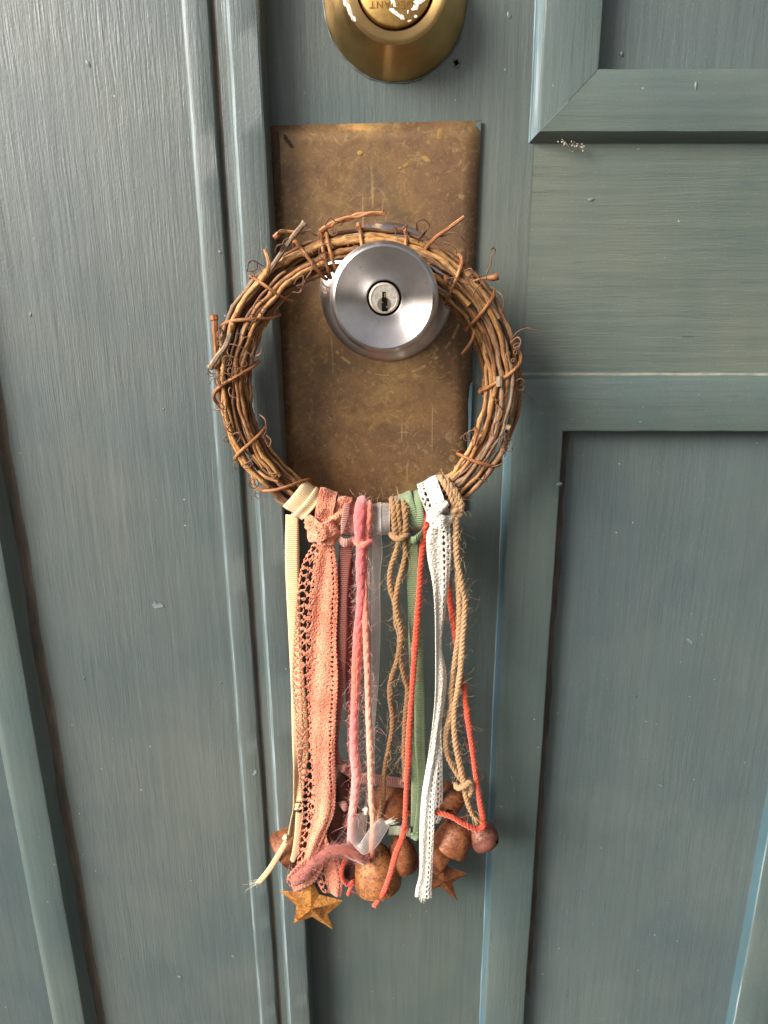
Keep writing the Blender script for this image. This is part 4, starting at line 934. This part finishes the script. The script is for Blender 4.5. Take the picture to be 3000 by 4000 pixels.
# ------------------------------------------------------------------ white lace
wh = thing('lace', 'off-white narrow lace strip right of the green ribbon', 'lace', U(1700, 1960, 32))
def white_hole(u, s, i, j):
    k = (s % 3.6)/3.6
    if (abs(u-.72)/.06)**2+((k-.5)/.34)**2 < 1: return True
    k2 = ((s+1.8) % 3.6)/3.6
    if (abs(u-.90)/.032)**2+((k2-.5)/.22)**2 < 1: return True
    return u < .6 and pin(u, s, i, j) < .012
def white_edge(u, s): return .45*abs(math.sin(s*1.5))*(u-.92)/.08 if u > .92 else (-.3*abs(math.sin(s*1.7))*(.05-u)/.05 if u < .05 else 0)
band('loop', 1692, 1942, 32, 30, 9.4, 10.8, 11.5, 'white_lace', wh, 1.5, nu=30, nv=120, wob=1.2, uvmm=13, hole=lambda u, s, i, j: (white_hole(1-u, s, i, j)), solid=.5)
band('knot', 1714, 2020, 40, 60, 6.4, 5.6, 7.0, 'white_lace', wh, -.8, nu=20, nv=100, wob=2.2, uvmm=7, hole=lambda u, s, i, j: pin(u, s, i, j) < .05, solid=.6)
band('knot', 1716, 2036, 40, 84, 5.6, 5.2, 6.0, 'white_lace', wh, .8, nu=18, nv=90, wob=2, uvmm=6, hole=lambda u, s, i, j: pin(u, s, i, j) < .05, solid=.6)
ribbon('knot', [(1690, 2040, 1680, 2010, 42, 42), (1720, 2010, 1705, 1985, 46, 46), (1755, 1972, 1742, 1955, 44, 44)], 'white_lace', wh, nu=14, nv=30, bow=1, uvmm=6)
ribbon('tail', [V(2030, 1692, 1752, 42), V(2090, 1668, 1758, 42), V(2180, 1672, 1760, 41), V(2280, 1690, 1752, 41, 39), V(2400, 1698, 1738, 41, 37), V(2520, 1700, 1726, 41, 36), V(2640, 1702, 1744, 41, 37), V(2740, 1700, 1736, 41, 37), V(2850, 1690, 1718, 41, 38), V(2950, 1676, 1714, 42, 39), V(3100, 1650, 1698, 42), V(3250, 1640, 1694, 43), V(3400, 1640, 1688, 43), V(3470, 1625, 1684, 43), V(3500, 1622, 1686, 43, dy=8)],
       'white_lace', wh, nu=32, nv=420, bow=.6, fold=lambda u, s: .5*math.sin(u*9+s*.03), hole=white_hole, edge=white_edge, solid=.5, uvmm=9)
ribbon('tail', [V(2700, 1700, 1722, 36), V(2850, 1702, 1722, 35), V(2950, 1702, 1726, 35), V(3080, 1700, 1728, 35), V(3180, 1692, 1726, 35), V(3215, 1690, 1712, 35)], 'white_lace', wh, nu=22, nv=150, hole=lambda u, s, i, j: white_hole(.5+u*.5, s, i, j), edge=white_edge, solid=.5, uvmm=5)
tuft(1652, 3500, 43, (-.1, -.1, -1), 20, 2.5, 'fuzz_cream', wh, .4, .12)

# ------------------------------------------------------------------ pale jute twine
j2 = thing('twine', 'pale jute twine, rightmost of the tied strands', 'twine', U(1770, 1960, 32))
for k, (dx, dy) in enumerate(((0, 0), (18, 8), (34, 20))):
    strand('loop', [(1712+dx, 1870+dy, 24), (1722+dx, 1868+dy, 38), (1748+dx, 1905+dy, 43), (1768+dx, 1950+dy, 43), (1780+dx*.4, 1990+dy, 40)], 1.6, 'jute_lt', j2, (50, 5, FZ), 3, 8)
lump('knot', 1784, 1995, 41, 3.4, 3, 3.4, 'jute_lt', j2, .2)
strand('strand', [(1786, 1990, 41), (1782, 2080, 41), (1786, 2180, 40), (1802, 2270, 40), (1816, 2350, 39), (1812, 2440, 39), (1806, 2520, 38), (1796, 2640, 38), (1776, 2760, 37), (1774, 2860, 37), (1790, 2960, 37), (1808, 3040, 38), (1822, 3120, 39), (1846, 3185, 40)], 1.5, 'jute_lt', j2, (380, 4.2, FZ), 3, 8.5)
strand('strand', [(1778, 2010, 39), (1776, 2120, 38), (1786, 2240, 37), (1794, 2350, 36), (1792, 2470, 36), (1776, 2580, 36), (1764, 2680, 35), (1762, 2780, 35), (1744, 2860, 35), (1744, 2930, 35), (1762, 2985, 36), (1790, 3030, 37), (1815, 3060, 38)], 1.4, 'jute_lt', j2, (340, 4.2, FZ), 3, 8.5)
strand('knot', [(1780, 3062, 36), (1788, 3078, 39), (1812, 3072, 41), (1834, 3058, 40), (1842, 3080, 38), (1828, 3110, 38)], 1.5, 'jute_lt', j2, (30, 4, FZ), 3, 8)
tuft(1846, 3185, 40, (.5, -.2, -.8), 40, 4.5, FZ, j2, .35, .09)

# ------------------------------------------------------------------ bells and stars
def bell(px, py, d, up, r, h, mat, label, name='bell', dome=True):
    """open cup bell; px,py is the middle of its mouth, up points from the mouth to the crown"""
    up = Vector(up).normalized(); q = up.to_track_quat('Z', 'Y')
    t = thing(name, label, 'bell', U(px, py, d), 'rusty tin bells and stars tied to the strands', q)
    prof = [(r*1.03, 0), (r*1.0, .5), (r*.96, h*.2), (r*.91, h*.42), (r*.84, h*.62), (r*.71, h*.80), (r*.48, h*.94), (r*.2, h*.993), (.4, h)]
    if dome: prof = [(r*.98, 0), (r*1.0, .5), (r*1.01, h*.16), (r*.97, h*.34), (r*.88, h*.53), (r*.74, h*.71), (r*.55, h*.86), (r*.30, h*.96), (r*.12, h*.99), (.4, h)]
    P = spline(prof, 26); prof = [tuple(p) for p in P]
    inner = [(max(.3, a-.55), b-.5) for a, b in prof][::-1]
    mb = MB(); mb.lathe(inner+[(r*.985, -.15)]+prof, 44); k = random.random()*6
    mb.v = [(x*(1+.035*math.sin(3*math.atan2(y, x)+k+z*.2)), y*(1+.035*math.sin(2*math.atan2(y, x)+k)), z+.3*math.sin(2*math.atan2(y, x)+2*k)) for x, y, z in mb.v]
    o = obj('cup', mb, M[mat], None, local=True, edge=35); o.parent = t
    mb = MB(); mb.tube([(1.7*math.cos(a), 0, h+1.1+1.9*math.sin(a)) for a in np.linspace(-.6, math.pi+.6, 20)], .38, 7); o = obj('hanger', mb, M[mat], None, local=True); o.parent = t
    mb = MB(); mb.tube([(0, 0, h*.9), (.3, 0, h*.3), (0, 0, h*.12)], [.3, .3, .3], 6); mb.lathe([(.1, h*.16), (1.5, h*.12), (1.9, h*.02), (1.2, -h*.06), (.1, -h*.08)], 16); o = obj('clapper', mb, M['rust_dark'], None, local=True); o.parent = t
    return t
def jingle(px, py, d, up, r, mat, label, squat=1.0, slot=0.0):
    up = Vector(up).normalized(); q = up.to_track_quat('Z', 'Y') @ Quaternion((0, 0, 1), slot)
    t = thing('jingle_bell', label, 'bell', U(px, py, d), 'rusty tin bells and stars tied to the strands', q)
    n = 40; prof = []
    for i in range(n+1):
        a = math.pi*i/n; s = math.sin(a); c = math.cos(a)
        k = 1+.05*math.exp(-((a-math.pi/2)/.05)**2)
        s2 = (abs(s)**.62); prof.append((max(.05, r*s2*k), r*squat*(abs(c)**.82)*(1 if c > 0 else -1)))
    def hole(u, v):
        # two keyhole slots crossing the lower end
        if v < .62: return False
        x = (u % .5)-.25; w = .030/max(.12, math.sin(v*math.pi))
        return abs(x) < w*(1.9 if .66 < v < .74 else 1) 
    mb = MB(); mb.lathe(prof, 72, hole=hole); o = obj('shell', mb, M[mat], None, local=True, solid=.5, edge=50); o.parent = t
    mb = MB(); mb.tube([(1.7*math.cos(a), 0, r*squat+.9+1.6*math.sin(a)) for a in np.linspace(-.6, math.pi+.6, 18)], .38, 7); o = obj('hanger', mb, M[mat], None, local=True); o.parent = t
    mb = MB(); mb.lathe([(.05, 2), (1.4, 1.4), (2, 0), (1.4, -1.4), (.05, -2)], 14); mb.v = [(x, y, z-r*squat*.55) for x, y, z in mb.v]; o = obj('pellet', mb, M['rust_dark'], None, local=True); o.parent = t
    return t
def star(pts, d, mat, label, puff=3.6, wire=None):
    """pts: ten outline points, tip, notch, tip ... as seen"""
    P = [U(x, y, d) for x, y in pts]; c = np.mean(P, axis=0)
    t = thing('star', label, 'star', c, 'rusty tin bells and stars tied to the strands')
    f = c+np.array((0, -puff, 0)); b = c+np.array((0, puff*.8, 0))
    V = [f, b]+P; n = len(P); mb = MB()
    # subdivide each facet so that the tin is a little uneven
    mb.add(V, [(0, 2+i, 2+(i+1) % n) for i in range(n)]+[(1, 2+(i+1) % n, 2+i) for i in range(n)])
    o = obj('tin_body', mb, M[mat], t, smooth=False)
    md = o.modifiers.new('rim', 'BEVEL'); md.width = .25*MM; md.segments = 2; md.limit_method = 'ANGLE'; md.angle_limit = R(12)
    if wire:
        w = MB(); w.tube(spline([U(*p) for p in wire], 20), .25, 6); obj('wire', w, M['brass2'], t)
    return t
star([(1212, 3418), (1247, 3493), (1342, 3518), (1281, 3571), (1303, 3634), (1219, 3582), (1147, 3609), (1158, 3538), (1089, 3478), (1176, 3483)], 33, 'rust_gold',
     'golden rusty tin star hanging lowest below the peach lace', 3.8, [(1214, 3450, 35), (1218, 3436, 36.5), (1216, 3424, 36), (1211, 3405, 34)])
star([(1735, 3352), (1752, 3385), (1828, 3412), (1768, 3448), (1788, 3521), (1718, 3463), (1682, 3476), (1688, 3436), (1660, 3408), (1700, 3396)], 21, 'rust',
     'brown rusty tin star half hidden behind the end of the white lace', 3.0)
bell(1478, 3466, 34, (-.12, .30, 1), 14.6, 28, 'rust_amber', 'largest golden-brown bell with the red yarn end lying across it')
bell(1576, 3385, 27, (-.12, .20, 1), 9.6, 21, 'rust', 'rusty bell right of the largest bell, under the red yarn knot')
bell(1108, 3332, 20, (.74, .25, .62), 13.0, 22, 'rust', 'rusty bell on its side behind the cream ribbon ends')
bell(1757, 3303, 33, (.46, .12, .86), 12.0, 18, 'rust', 'rusty bell tilted under the red yarn right of the white lace', dome=False)
bell(1730, 3362, 20, (-.78, .15, .62), 9.4, 18, 'rust', 'rusty bell above the brown star, partly behind the white lace')
bell(1532, 3175, 22, (-.05, .25, 1), 12.0, 22, 'rust', 'rusty bell behind the horizontal mauve ribbon end')
bell(1334, 3105, 22, (-.05, .15, 1), 8.6, 19, 'rust_dark', 'dark rusty bell below the mauve ribbon knot')
bell(1272, 3235, 22, (.55, .15, .85), 9.0, 20, 'rust_dark', 'dark rusty bell tilted behind the right edge of the peach lace')
jingle(1348, 3190, 18, (.1, .2, 1), 8.6, 'rust_dark', 'dark round bell behind the pink yarn')
jingle(1380, 3398, 26, (.1, .1, 1), 6.2, 'rust_dark', 'small dark round bell beside the curled red yarn end')
jingle(1888, 3268, 33, (-.42, .5, .75), 8.8, 'rust_red', 'reddish round jingle bell on the right, at the bend of the red yarn', .95, .6)
jingle(1755, 3120, 28, (.5, .45, .75), 8.8, 'rust', 'brown round bell with a dark slot behind the white lace and twine', 1, 1.2)
